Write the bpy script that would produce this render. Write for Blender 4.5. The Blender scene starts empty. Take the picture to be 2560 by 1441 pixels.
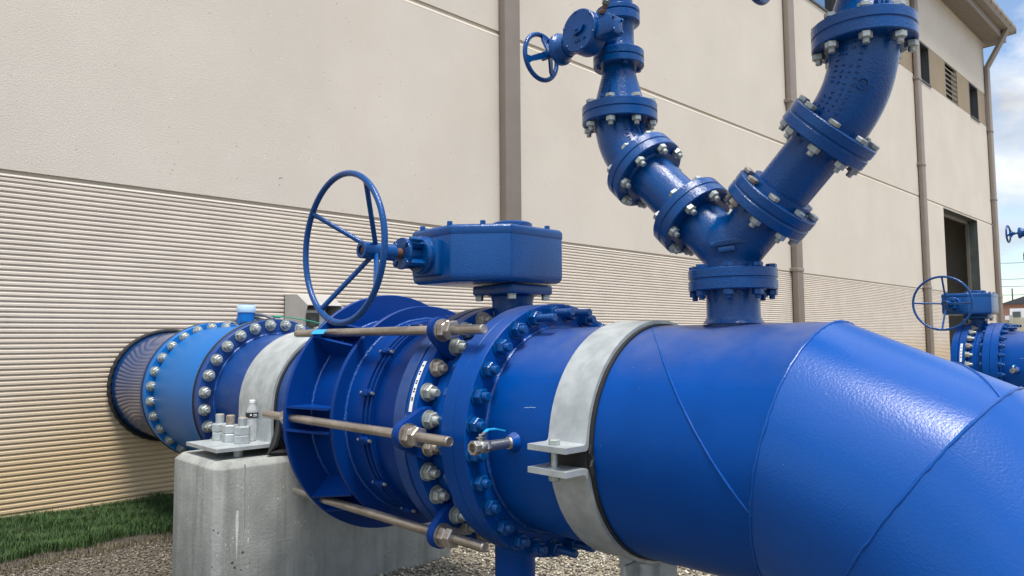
import bpy, bmesh, math, random
import numpy as np
from math import sin, cos, pi, radians, atan2, hypot, sqrt
from mathutils import Vector, Matrix, Quaternion
random.seed(7); rng = np.random.default_rng(7)
S = bpy.context.scene
H = 1.31            # eye height above the ground; the code below measures heights from the eye
# ------------------------------------------------------------------ camera
cd = bpy.data.cameras.new("camera"); cam = bpy.data.objects.new("camera", cd)
S.collection.objects.link(cam); S.camera = cam
RM = Matrix(((0.7216, -0.0433, -0.6910), (-0.6923, -0.0566, -0.7194), (-0.0079, 0.9975, -0.0708)))
cam.matrix_world = Matrix.Translation((0, 0, H)) @ RM.to_quaternion().normalized().to_matrix().to_4x4()
cd.sensor_width = 36; cd.lens = 1819 / 2560 * 36; cd.clip_start = 0.05; cd.clip_end = 2000
# ------------------------------------------------------------------ sky and sun
SUN_EL, SUN_AZ = 70, -112          # azimuth measured from +X
w = bpy.data.worlds.new("World"); S.world = w; w.use_nodes = True
nt = w.node_tree; nt.nodes.clear()
def N(nt, t, **k):
    n = nt.nodes.new(t)
    for a_, v in k.items():
        if a_.startswith('i_'):
            key = a_[2:]; key = int(key) if key.isdigit() else key.replace('_', ' ')
            n.inputs[key].default_value = v
        else: setattr(n, a_, v)
    return n
out = N(nt, 'ShaderNodeOutputWorld'); bg = N(nt, 'ShaderNodeBackground'); bg.inputs[1].default_value = 0.15
sky = N(nt, 'ShaderNodeTexSky', sky_type='NISHITA', sun_disc=False, sun_elevation=radians(SUN_EL), sun_rotation=radians(90 - SUN_AZ))
sky.air_density = 1.0; sky.dust_density = 0.6; sky.ozone_density = 1.5
tc = N(nt, 'ShaderNodeTexCoord'); mp = N(nt, 'ShaderNodeMapping'); mp.inputs['Scale'].default_value = (1, 1, 1.9)
mp.inputs['Location'].default_value = (2.1, 3.3, .1)
ns = N(nt, 'ShaderNodeTexNoise', i_Scale=3.0, i_Detail=9.0, i_Roughness=0.58, i_Distortion=0.25)
cr = N(nt, 'ShaderNodeValToRGB'); cr.color_ramp.elements[0].position = 0.44; cr.color_ramp.elements[1].position = 0.57
ns2 = N(nt, 'ShaderNodeTexNoise', i_Scale=7.0, i_Detail=6.0, i_Roughness=0.55)
cr2 = N(nt, 'ShaderNodeValToRGB'); cr2.color_ramp.elements[0].color = (4.7, 5.0, 5.5, 1); cr2.color_ramp.elements[1].color = (8.2, 8.4, 8.6, 1)
cr2.color_ramp.elements[0].position = 0.33; cr2.color_ramp.elements[1].position = 0.60
mx = N(nt, 'ShaderNodeMix', data_type='RGBA')
L = nt.links.new
L(tc.outputs['Generated'], mp.inputs[0]); L(mp.outputs[0], ns.inputs['Vector']); L(mp.outputs[0], ns2.inputs['Vector'])
sz_ = N(nt, 'ShaderNodeSeparateXYZ'); L(tc.outputs['Generated'], sz_.inputs[0])
el_ = N(nt, 'ShaderNodeMapRange', i_1=.25, i_2=.85, i_3=.62, i_4=1.75); L(sz_.outputs['Z'], el_.inputs[0])
sc2 = N(nt, 'ShaderNodeVectorMath', operation='SCALE'); L(cr2.outputs[0], sc2.inputs[0]); L(el_.outputs[0], sc2.inputs['Scale'])
L(ns.outputs[0], cr.inputs[0]); L(ns2.outputs[0], cr2.inputs[0]); L(cr.outputs[0], mx.inputs[0])
L(sky.outputs[0], mx.inputs[6]); L(sc2.outputs[0], mx.inputs[7]); L(mx.outputs[2], bg.inputs[0]); L(bg.outputs[0], out.inputs[0])
sd = bpy.data.lights.new("sun", 'SUN'); sun = bpy.data.objects.new("sun", sd); S.collection.objects.link(sun)
sd.energy = 3.6; sd.angle = radians(18); sd.color = (1, 0.95, 0.88)
sv = Vector((cos(radians(SUN_EL)) * cos(radians(SUN_AZ)), cos(radians(SUN_EL)) * sin(radians(SUN_AZ)), sin(radians(SUN_EL))))
sun.rotation_euler = sv.to_track_quat('Z', 'Y').to_euler(); sun.location = (0, -10, 30)
S.view_settings.view_transform = 'Standard'; S.view_settings.look = 'None'
S.view_settings.exposure = 0.40; S.view_settings.gamma = 1.0; S.view_settings.use_curve_mapping = False

# ------------------------------------------------------------------ materials
MT = {}
def mat(name, col, rough=0.5, metal=0.0, var=0.0, vscale=4.0, bump=0.0, bscale=60.0, coat=0.0, specks=None, speck_scale=120,
        speck_thr=0.12, stains=None, stain_scale=(3, 3, .6), stain_amt=0.4, bdist=0.002, rvar=0.0, spec=0.5, bdetail=3.0, pits=None):
    m = bpy.data.materials.new(name); m.use_nodes = True; t = m.node_tree; l = t.links.new
    b = t.nodes['Principled BSDF']; b.inputs['Base Color'].default_value = (*col, 1)
    b.inputs['Roughness'].default_value = rough; b.inputs['Metallic'].default_value = metal
    b.inputs['Coat Weight'].default_value = coat; b.inputs['Coat Roughness'].default_value = 0.08
    b.inputs['Specular IOR Level'].default_value = spec
    g = N(t, 'ShaderNodeNewGeometry'); cur = None
    P = g.outputs['Position']
    def rgb(c):
        n = N(t, 'ShaderNodeRGB'); n.outputs[0].default_value = (*c, 1); return n.outputs[0]
    cur = rgb(col)
    if var:
        n = N(t, 'ShaderNodeTexNoise', i_Scale=vscale, i_Detail=6.0, i_Roughness=0.6); l(P, n.inputs['Vector'])
        mr = N(t, 'ShaderNodeMapRange', i_1=0.3, i_2=0.7, i_3=1 - var, i_4=1 + var); l(n.outputs[0], mr.inputs[0])
        mm = N(t, 'ShaderNodeVectorMath', operation='SCALE'); l(cur, mm.inputs[0]); l(mr.outputs[0], mm.inputs['Scale']); cur = mm.outputs[0]
        if rvar:
            m2 = N(t, 'ShaderNodeMapRange', i_1=0.3, i_2=0.7, i_3=rough - rvar, i_4=rough + rvar); l(n.outputs[0], m2.inputs[0]); l(m2.outputs[0], b.inputs['Roughness'])
    if stains is not None:
        mp_ = N(t, 'ShaderNodeMapping'); mp_.inputs['Scale'].default_value = stain_scale; l(P, mp_.inputs[0])
        n = N(t, 'ShaderNodeTexNoise', i_Scale=1.0, i_Detail=8.0, i_Roughness=0.65); l(mp_.outputs[0], n.inputs['Vector'])
        mr = N(t, 'ShaderNodeMapRange', i_1=0.45, i_2=0.75, i_3=0, i_4=stain_amt); l(n.outputs[0], mr.inputs[0])
        mm = N(t, 'ShaderNodeMix', data_type='RGBA'); l(mr.outputs[0], mm.inputs[0]); l(cur, mm.inputs[6]); mm.inputs[7].default_value = (*stains, 1); cur = mm.outputs[2]
    if specks is not None:
        v = N(t, 'ShaderNodeTexVoronoi', i_Scale=speck_scale); l(P, v.inputs['Vector'])
        n = N(t, 'ShaderNodeTexNoise', i_Scale=speck_scale * .13, i_Detail=2.0); l(P, n.inputs['Vector'])
        mr0 = N(t, 'ShaderNodeMapRange', i_1=0.45, i_2=0.72, i_3=0, i_4=speck_thr); l(n.outputs[0], mr0.inputs[0])
        lt = N(t, 'ShaderNodeMath', operation='LESS_THAN'); l(v.outputs['Distance'], lt.inputs[0]); l(mr0.outputs[0], lt.inputs[1])
        mm = N(t, 'ShaderNodeMix', data_type='RGBA'); l(lt.outputs[0], mm.inputs[0]); l(cur, mm.inputs[6]); mm.inputs[7].default_value = (*specks, 1); cur = mm.outputs[2]
    if pits is not None:
        v = N(t, 'ShaderNodeTexVoronoi', i_Scale=pits[1]); l(P, v.inputs['Vector'])
        n = N(t, 'ShaderNodeTexNoise', i_Scale=pits[1] * .3, i_Detail=3.0); l(P, n.inputs['Vector'])
        mr0 = N(t, 'ShaderNodeMapRange', i_1=0.5, i_2=0.75, i_3=0, i_4=pits[2]); l(n.outputs[0], mr0.inputs[0])
        lt = N(t, 'ShaderNodeMath', operation='LESS_THAN'); l(v.outputs['Distance'], lt.inputs[0]); l(mr0.outputs[0], lt.inputs[1])
        mm = N(t, 'ShaderNodeMix', data_type='RGBA'); l(lt.outputs[0], mm.inputs[0]); l(cur, mm.inputs[6]); mm.inputs[7].default_value = (*pits[0], 1); cur = mm.outputs[2]
    l(cur, b.inputs['Base Color'])
    if bump:
        n = N(t, 'ShaderNodeTexNoise', i_Scale=bscale, i_Detail=bdetail, i_Roughness=0.55); l(P, n.inputs['Vector'])
        bp = N(t, 'ShaderNodeBump', i_Strength=bump, i_Distance=bdist); l(n.outputs[0], bp.inputs['Height']); l(bp.outputs[0], b.inputs['Normal'])
        if coat: l(bp.outputs[0], b.inputs['Coat Normal'])
    MT[name] = m; return m
BLUE = (0.0, 0.053, 0.265)
mat('blue_paint', BLUE, .36, spec=.14, var=.16, vscale=2.2, bump=.25, bscale=130, coat=.0, specks=(.25, .35, .5), speck_scale=28, speck_thr=.045, rvar=.05, bdist=.001)
m = MT['blue_paint']; t = m.node_tree; b = t.nodes['Principled BSDF']; src = b.inputs['Base Color'].links[0].from_socket
g = N(t, 'ShaderNodeNewGeometry'); sx = N(t, 'ShaderNodeSeparateXYZ'); t.links.new(g.outputs['True Normal'], sx.inputs[0])
nn = N(t, 'ShaderNodeTexNoise', i_Scale=5.0, i_Detail=7.0, i_Roughness=.65); t.links.new(g.outputs['Position'], nn.inputs['Vector'])
m1 = N(t, 'ShaderNodeMapRange', i_1=.55, i_2=1.0, i_3=0, i_4=1); t.links.new(sx.outputs['Z'], m1.inputs[0]); m2 = N(t, 'ShaderNodeMapRange', i_1=.35, i_2=.7, i_3=.12, i_4=.55); t.links.new(nn.outputs[0], m2.inputs[0])
mu = N(t, 'ShaderNodeMath', operation='MULTIPLY'); t.links.new(m1.outputs[0], mu.inputs[0]); t.links.new(m2.outputs[0], mu.inputs[1])
mm = N(t, 'ShaderNodeMix', data_type='RGBA'); t.links.new(mu.outputs[0], mm.inputs[0]); t.links.new(src, mm.inputs[6]); mm.inputs[7].default_value = (.16, .17, .24, 1)
t.links.new(mm.outputs[2], b.inputs['Base Color'])
mat('blue_elbow', (0.0, 0.066, 0.31), .26, spec=.34, var=.08, vscale=1.6, bump=.5, bscale=150, coat=.0, specks=(.3, .4, .55), speck_scale=22, speck_thr=.03, bdist=.0012)
mat('blue_cast', (0.0, 0.056, 0.220), .16, spec=.40, var=.08, vscale=6, bump=.9, bscale=140, coat=.0, bdist=.0019)
mat('blue_dark', (0.0, 0.033, 0.195), .40, spec=.16, var=.10, vscale=3, bump=.1, bscale=50, coat=.0, specks=(.25, .35, .5), speck_scale=30, speck_thr=.04)
mat('blue_dull', (0.004, 0.045, 0.20), .45, spec=.3, var=.15, vscale=4, bump=.1, bscale=50, stains=(.09, .13, .26), stain_scale=(6, 2, 6), stain_amt=.5)
mat('sky_blue', (0.0, 0.135, 0.44), .42, spec=.3, var=.06, vscale=3, bump=.08, bscale=40)
mat('cyan_tape', (0.02, 0.33, 0.70), .5)
mat('lime', (0.62, 0.62, 0.58), .9, var=.2, vscale=60)
mat('black_rubber', (0.012, 0.012, 0.013), .55, bump=.2, bscale=40)
mat('galvanized', (0.41, 0.445, 0.455), .46, metal=.35, var=.16, vscale=14, bump=.15, bscale=90, stains=(.52, .56, .56), stain_scale=(14, 14, 14), stain_amt=.6)
mat('bolt_galvanized', (0.40, 0.43, 0.41), .42, metal=.55, var=.2, vscale=60)
mat('bolt_rusty', (0.38, 0.36, 0.32), .5, metal=.4, var=.2, vscale=60, stains=(.22, .09, .03), stain_scale=(70, 70, 70), stain_amt=.9)
mat('rod_steel', (0.47, 0.43, 0.385), .30, metal=.8, var=.18, vscale=12, stains=(.16, .11, .07), stain_scale=(30, 6, 30), stain_amt=.6)
mat('stainless', (0.50, 0.48, 0.44), .3, metal=.9, var=.08, vscale=40)
mat('rust', (0.11, 0.05, 0.028), .7, var=.3, vscale=60)
mat('weld', (0.005, 0.06, 0.27), .25, bump=1, bscale=90, bdist=.004, var=.15, vscale=40, specks=(.4, .45, .55), speck_scale=90, speck_thr=.18)
mat('concrete', (0.31, 0.32, 0.30), .85, var=.16, vscale=7, bump=.6, bscale=70, specks=(.62, .62, .58), speck_scale=55, speck_thr=.20, stains=(.13, .135, .125), stain_scale=(10, 10, .8), stain_amt=.85, bdist=.004, bdetail=6, pits=((.06, .06, .055), 22, .16))
mat('precast', (0.565, 0.512, 0.442), .9, var=.05, vscale=.8, bump=.55, bscale=75, specks=(.68, .64, .58), speck_scale=34, speck_thr=.2, stains=(.535, .455, .375), stain_scale=(.9, .9, .6), stain_amt=.45, bdist=.005, bdetail=8, pits=((.27, .24, .205), 24, .22))
mat('downpipe', (0.215, 0.178, 0.148), .5, var=.06, vscale=4)
mat('fascia', (0.24, 0.205, 0.175), .5, var=.05, vscale=2)
mat('roof_metal', (0.16, 0.14, 0.125), .5)
mat('dark_interior', (0.009, 0.010, 0.010), .9, spec=.2)
mat('door_metal', (0.10, 0.115, 0.11), .45, metal=.3, var=.25, vscale=2)
mat('frame_metal', (0.16, 0.145, 0.12), .5)
mat('white_plastic', (0.80, 0.82, 0.82), .35)
mat('pale_blue', (0.50, 0.66, 0.78), .4)
mat('label_dark', (0.015, 0.015, 0.02), .4)
mat('box_steel', (0.50, 0.49, 0.46), .42, metal=.35, var=.08, vscale=8)
mat('screen_dark', (0.03, 0.035, 0.035), .15)
mat('cable_grey', (0.13, 0.14, 0.15), .5)
mat('cable_green', (0.02, 0.28, 0.16), .5)
mat('brick', (0.42, 0.22, 0.17), .8, var=.2, vscale=8)
mat('tan_wood', (0.38, 0.30, 0.19), .8, var=.15, vscale=3)
mat('tan_panel', (0.46, 0.43, 0.33), .7, var=.06)
mat('truck_white', (0.75, 0.76, 0.77), .4)
mat('dark_roof', (0.06, 0.065, 0.075), .8)
mat('wire', (0.05, 0.05, 0.055), .6)
mat('grass', (0.050, 0.094, 0.030), .7, var=.45, vscale=9, spec=.2)
mat('dry_grass', (0.14, 0.12, 0.07), .8, var=.3, vscale=20)
mat('soil', (0.06, 0.05, 0.04), .95, var=.4, vscale=14, bump=1, bscale=60, bdist=.02)
mat('blue_gloss_dark', (0.0, 0.035, 0.15), .12, spec=.8, bump=.05, bscale=10)
mat('window_frame', (0.045, 0.042, 0.04), .4)
mat('slat_metal', (0.42, 0.38, 0.32), .5)
# window glass: dark mirror-like pane
m = mat('window_glass', (0.45, 0.52, 0.56), .03, spec=1.0, metal=1.0)
# ribbed concrete: warmer, blending to yellow-tan towards the soil with an uneven edge
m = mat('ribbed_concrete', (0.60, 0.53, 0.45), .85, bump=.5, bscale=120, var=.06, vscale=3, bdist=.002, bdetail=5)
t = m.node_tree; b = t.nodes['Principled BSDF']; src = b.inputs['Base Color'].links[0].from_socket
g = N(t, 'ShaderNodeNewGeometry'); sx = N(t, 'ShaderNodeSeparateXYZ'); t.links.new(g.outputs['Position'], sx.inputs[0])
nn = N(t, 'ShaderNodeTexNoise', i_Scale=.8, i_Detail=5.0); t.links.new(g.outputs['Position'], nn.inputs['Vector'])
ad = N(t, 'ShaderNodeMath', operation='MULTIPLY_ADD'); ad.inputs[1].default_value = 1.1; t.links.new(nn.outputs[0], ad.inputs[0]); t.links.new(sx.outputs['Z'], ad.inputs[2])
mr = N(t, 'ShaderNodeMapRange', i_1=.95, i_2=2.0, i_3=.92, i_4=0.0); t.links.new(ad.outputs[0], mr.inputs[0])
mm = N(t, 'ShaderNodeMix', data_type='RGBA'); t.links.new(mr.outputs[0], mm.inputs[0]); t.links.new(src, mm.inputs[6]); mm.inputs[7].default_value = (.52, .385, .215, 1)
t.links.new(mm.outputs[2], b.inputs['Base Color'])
mat('ribbed_tan', (0.47, 0.395, 0.30), .85, var=.05)
# clear plastic bottle
m = mat('clear_plastic', (0.9, 0.93, 0.95), .12); b = m.node_tree.nodes['Principled BSDF']; b.inputs['Transmission Weight'].default_value = .75; b.inputs['IOR'].default_value = 1.25
# gravel ground
m = bpy.data.materials.new('gravel'); m.use_nodes = True; MT['gravel'] = m; t = m.node_tree; b = t.nodes['Principled BSDF']; l = t.links.new
g = N(t, 'ShaderNodeNewGeometry'); v = N(t, 'ShaderNodeTexVoronoi', i_Scale=85.0); l(g.outputs['Position'], v.inputs['Vector'])
n = N(t, 'ShaderNodeTexNoise', i_Scale=45.0, i_Detail=8.0, i_Roughness=.7); l(g.outputs['Position'], n.inputs['Vector'])
c = N(t, 'ShaderNodeValToRGB'); c.color_ramp.elements[0].color = (.05, .045, .035, 1); c.color_ramp.elements[1].color = (.46, .41, .31, 1)
c.color_ramp.elements[0].position = .38; c.color_ramp.elements[1].position = .62; e = c.color_ramp.elements.new(.5); e.color = (.25, .215, .16, 1)
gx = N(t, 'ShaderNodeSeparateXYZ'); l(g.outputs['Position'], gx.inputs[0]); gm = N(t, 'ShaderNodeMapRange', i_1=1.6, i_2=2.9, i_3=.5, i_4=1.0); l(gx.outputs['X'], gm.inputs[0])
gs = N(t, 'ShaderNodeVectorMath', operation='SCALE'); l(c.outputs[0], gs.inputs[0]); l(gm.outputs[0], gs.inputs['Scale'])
l(n.outputs[0], c.inputs[0]); l(gs.outputs[0], b.inputs['Base Color']); b.inputs['Roughness'].default_value = .95
bp = N(t, 'ShaderNodeBump', i_Strength=1.0, i_Distance=.012); l(v.outputs['Distance'], bp.inputs['Height']); l(bp.outputs[0], b.inputs['Normal'])
# loose stones coloured stone by stone
m = bpy.data.materials.new('stones'); m.use_nodes = True; MT['stones'] = m; t = m.node_tree; b = t.nodes['Principled BSDF']
at = N(t, 'ShaderNodeAttribute', attribute_name='Col'); t.links.new(at.outputs['Color'], b.inputs['Base Color']); b.inputs['Roughness'].default_value = .9

# ------------------------------------------------------------------ mesh helpers
def frame(d):
    d = Vector(d).normalized(); u = d.cross(Vector((0, 0, 1)))
    if u.length < 1e-3: u = Vector((1, 0, 0))
    u.normalize(); v = u.cross(d) * -1; v = d.cross(u) * -1 if False else u.cross(d)
    return d, u, v
class MB:
    def __init__(s): s.v = []; s.f = []; s.m = []
    def add(s, vs, fs, mi=0):
        k = len(s.v); s.v += [tuple(p) for p in vs]; s.f += [tuple(i + k for i in f) for f in fs]; s.m += [mi] * len(fs); return s
    def lathe(s, prof, o, d, seg=64, a0=0, a1=360, caps=True, uv=None, mi=0, phase=0):
        """prof: (radius, distance along d)"""
        if uv: d = Vector(d).normalized(); u, v = uv
        else: d, u, v = frame(d)
        o = Vector(o); full = abs(a1 - a0) >= 359.9; n = seg if full else seg + 1
        vs = []
        for r, h in prof:
            for i in range(n):
                t = radians(a0 + (a1 - a0) * i / seg + phase); vs.append(o + d * h + (u * cos(t) + v * sin(t)) * r)
        fs = []
        for j in range(len(prof) - 1):
            for i in range(seg):
                i2 = (i + 1) % n
                fs.append((j * n + i, j * n + i2, (j + 1) * n + i2, (j + 1) * n + i))
        if caps and full:
            for j, fl in ((0, True), (len(prof) - 1, False)):
                if prof[j][0] > 1e-6: fs.append(tuple((j * n + i) for i in (range(n - 1, -1, -1) if fl else range(n))))
        return s.add(vs, fs, mi)
    def cyl(s, p, q, r, seg=24, r2=None, mi=0, ch=0):
        p = Vector(p); q = Vector(q); h = (q - p).length; r2 = r if r2 is None else r2
        pr = [(r, 0), (r2, h)] if not ch else [(r - ch, 0), (r, ch), (r2, h - ch), (r2 - ch, h)]
        return s.lathe(pr, p, q - p, seg, mi=mi)
    def tube(s, pts, r, seg=12, closed=False, mi=0):
        pts = [Vector(p) for p in pts]; n = len(pts); vs = []; pu = None
        for i, p in enumerate(pts):
            a = pts[i - 1] if (i or closed) else p; b = pts[(i + 1) % n] if (i < n - 1 or closed) else p
            d = (b - a).normalized()
            if pu is None: _, u, _ = frame(d)
            else: u = (pu - d * pu.dot(d)).normalized()
            v = d.cross(u); pu = u; rr = r[i] if isinstance(r, (list, tuple)) else r
            vs += [p + (u * cos(2 * pi * k / seg) + v * sin(2 * pi * k / seg)) * rr for k in range(seg)]
        fs = []
        for i in range(n if closed else n - 1):
            j = (i + 1) % n
            for k in range(seg): fs.append((i * seg + k, i * seg + (k + 1) % seg, j * seg + (k + 1) % seg, j * seg + k))
        if not closed: fs += [tuple(range(seg - 1, -1, -1)), tuple((n - 1) * seg + k for k in range(seg))]
        return s.add(vs, fs, mi)
    def box(s, c, sz, R=None, mi=0, bev=0):
        bm = bmesh.new(); bmesh.ops.create_cube(bm, size=1)
        bmesh.ops.scale(bm, vec=sz, verts=bm.verts)
        if bev: bmesh.ops.bevel(bm, geom=bm.edges[:], offset=bev, segments=2, affect='EDGES', profile=.5)
        M = Matrix.Translation(c) @ (R.to_4x4() if R else Matrix.Identity(4)); bm.verts.index_update()
        vs = [M @ x.co for x in bm.verts]; fs = [[x.index for x in f.verts] for f in bm.faces]; bm.free()
        return s.add(vs, fs, mi)
    def b2(s, lo, hi, mi=0, bev=0):
        return s.box([(x + y) / 2 for x, y in zip(lo, hi)], [abs(y - x) for x, y in zip(lo, hi)], mi=mi, bev=bev)
    def prism(s, poly, o, u, v, w, h, mi=0, bev=0):
        """poly in the (u,v) plane at o, extruded h along w"""
        o, u, v, w = map(Vector, (o, u, v, w)); n = len(poly)
        vs = [o + u * x + v * y for x, y in poly] + [o + u * x + v * y + w * h for x, y in poly]
        fs = [tuple(range(n - 1, -1, -1)), tuple(range(n, 2 * n))] + [(i, (i + 1) % n, n + (i + 1) % n, n + i) for i in range(n)]
        if bev:
            bm = bmesh.new(); bv = [bm.verts.new(x) for x in vs]; [bm.faces.new([bv[i] for i in f]) for f in fs]
            bmesh.ops.bevel(bm, geom=bm.edges[:], offset=bev, segments=2, affect='EDGES', profile=.5); bm.verts.index_update()
            vs = [x.co.copy() for x in bm.verts]; fs = [[x.index for x in f.verts] for f in bm.faces]; bm.free()
        return s.add(vs, fs, mi)
    def hexn(s, o, d, af, h, ph=0, mi=0, ch=.12):
        R_ = af / sqrt(3)
        return s.lathe([(R_ * (1 - ch), 0), (R_, h * .10), (R_, h * .88), (R_ * (1 - ch), h)], o, d, 6, phase=ph, mi=mi)
def finish(me, mats, smooth=35, tris=False):
    for m_ in (mats if isinstance(mats, (list, tuple)) else [mats]): me.materials.append(MT[m_])
    if smooth:
        bm = bmesh.new(); bm.from_mesh(me); bmesh.ops.recalc_face_normals(bm, faces=bm.faces); bm.to_mesh(me); bm.free()
        me.polygons.foreach_set('use_smooth', [True] * len(me.polygons)); me.set_sharp_from_angle(angle=radians(smooth))
    me.update()
def mesh_from(mb, name, mats, off=(0, 0, 0), smooth=35):
    me = bpy.data.meshes.new(name); o = Vector(off)
    me.from_pydata([Vector(p) - o for p in mb.v], [], mb.f)
    if any(mb.m): me.polygons.foreach_set('material_index', mb.m)
    finish(me, mats, smooth); return me
def root_of(o):
    while o.parent: o = o.parent
    return o
TOPS = []
def tag(o, label, cat, group=None, kind=None):
    if label: o['label'] = label
    if cat: o['category'] = cat
    if group: o['group'] = group
    if kind: o['kind'] = kind
    return o
def thing(name, label, cat, loc, group=None):
    o = bpy.data.objects.new(name, None); o.empty_display_size = .1; S.collection.objects.link(o); o.location = loc; TOPS.append(o)
    return tag(o, label, cat, group)
def part(name, mb, mats, parent, smooth=35, label=None):
    r = root_of(parent); me = mesh_from(mb, name, mats, r.location, smooth)
    o = bpy.data.objects.new(name, me); S.collection.objects.link(o); o.parent = parent
    if label: o['label'] = label
    return o
def solo(name, mb, mats, label, cat, loc, group=None, kind=None, smooth=35):
    me = mesh_from(mb, name, mats, loc, smooth); o = bpy.data.objects.new(name, me); S.collection.objects.link(o)
    o.location = loc; TOPS.append(o); return tag(o, label, cat, group, kind)
def inst(name, me, pos, d, parent, roll=0):
    o = bpy.data.objects.new(name, me); S.collection.objects.link(o); o.parent = parent
    r = root_of(parent); o.location = Vector(pos) - r.location
    o.rotation_mode = 'QUATERNION'; o.rotation_quaternion = Vector(d).to_track_quat('Z', 'Y') @ Quaternion((0, 0, 1), roll); return o
def dup_tree(o, parent=None, shift=(0, 0, 0)):
    c_ = o.copy(); S.collection.objects.link(c_); c_.parent = parent
    if parent is None: c_.location = o.location + Vector(shift); TOPS.append(c_)
    for ch in list(o.children): dup_tree(ch, c_)
    return c_
def bolt_mesh(name, af, nut_h, stud_r, stud_l, washer=0, head_back=0, mats='bolt_galvanized', clamp=0, washer_t=.005, back_stud=0):
    """nut on the +Z side of z=0; optional head/nut behind at z=-clamp"""
    mb = MB()
    z = 0
    if washer: mb.lathe([(washer, 0), (washer, washer_t)], (0, 0, 0), (0, 0, 1), 24); z = washer_t
    mb.hexn((0, 0, z), (0, 0, 1), af, nut_h)
    pr = [(stud_r, z + nut_h - .002)]; k = max(3, int(stud_l / .0045))
    for i in range(k):
        h0 = z + nut_h + stud_l * i / k; pr += [(stud_r, h0), (stud_r * .93, h0 + stud_l / k * .5)]
    pr += [(stud_r, z + nut_h + stud_l - .002), (stud_r * .82, z + nut_h + stud_l)]
    mb.lathe(pr, (0, 0, 0), (0, 0, 1), 16)
    if head_back:
        mb.hexn((0, 0, -clamp), (0, 0, -1), af, head_back)
        if back_stud: mb.cyl((0, 0, -clamp - head_back), (0, 0, -clamp - head_back - back_stud), stud_r, 14)
        mb.cyl((0, 0, -clamp + .001), (0, 0, .001), stud_r, 10)
    return mesh_from(mb, name, mats, smooth=30)
def ringpts(A, B, Y, r, deg): return Vector((A + r * cos(radians(deg)), Y, B + r * sin(radians(deg))))
YD = Vector((0, 1, 0)); UV = (Vector((1, 0, 0)), Vector((0, 0, 1)))
a, b_, R = 2.152, -.350, .395
def ylathe(mb, prof, seg=128, A=a, mi=0, **k):
    """prof: (radius, world Y) about the pipe axis; angle 0 = +X, 90 = up"""
    return mb.lathe(prof, (A, 0, b_), YD, seg, uv=UV, mi=mi, **k)
def flange_prof(r, y0, y1, c=.003, r_in=.38):
    return [(r_in, y0), (r - c, y0), (r, y0 + c), (r, y1 - c), (r - c, y1), (r_in, y1)]
def weld_ring(mb, r, y, w_=.009, n=160, seed=1):
    rr = random.Random(seed)
    mb.tube([ringpts(a, b_, y + rr.uniform(-.0012, .0012), r + rr.uniform(-.001, .0015), 360 * i / n) for i in range(n)], w_, 8, closed=True)

# =================================================================== SETTING
gp = MB().add([(-300, -300, -1.31), (600, -300, -1.31), (600, 600, -1.31), (-300, 600, -1.31)], [(0, 1, 2, 3)])
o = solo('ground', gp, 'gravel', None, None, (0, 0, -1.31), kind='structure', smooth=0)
# soil bank under the grass
mb = MB(); nx = 80; ny = 12; vs = []; X0, X1 = -4.0, 9.0
def edgeY(x): return 5.12 + .10 * sin(x * 1.7) + .05 * sin(x * 4.3 + 1) + .025 * sin(x * 13)
for i in range(nx + 1):
    for j in range(ny + 1):
        x = X0 + (X1 - X0) * i / nx; y = edgeY(x) + (6.39 - edgeY(x)) * j / ny
        z = -1.306 + .03 * sin(min(1, j / 3) * pi / 2) + (.008 * sin(x * 9 + y * 7) if 0 < j < ny else 0)
        if j == 0: z = -1.312
        vs.append((x, y, z))
fs = [(i * (ny + 1) + j, (i + 1) * (ny + 1) + j, (i + 1) * (ny + 1) + j + 1, i * (ny + 1) + j + 1) for i in range(nx) for j in range(ny)]
mb.add(vs, fs); solo('soil_strip', mb, 'soil', None, None, (0, 5.7, -1.31), kind='structure')
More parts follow.
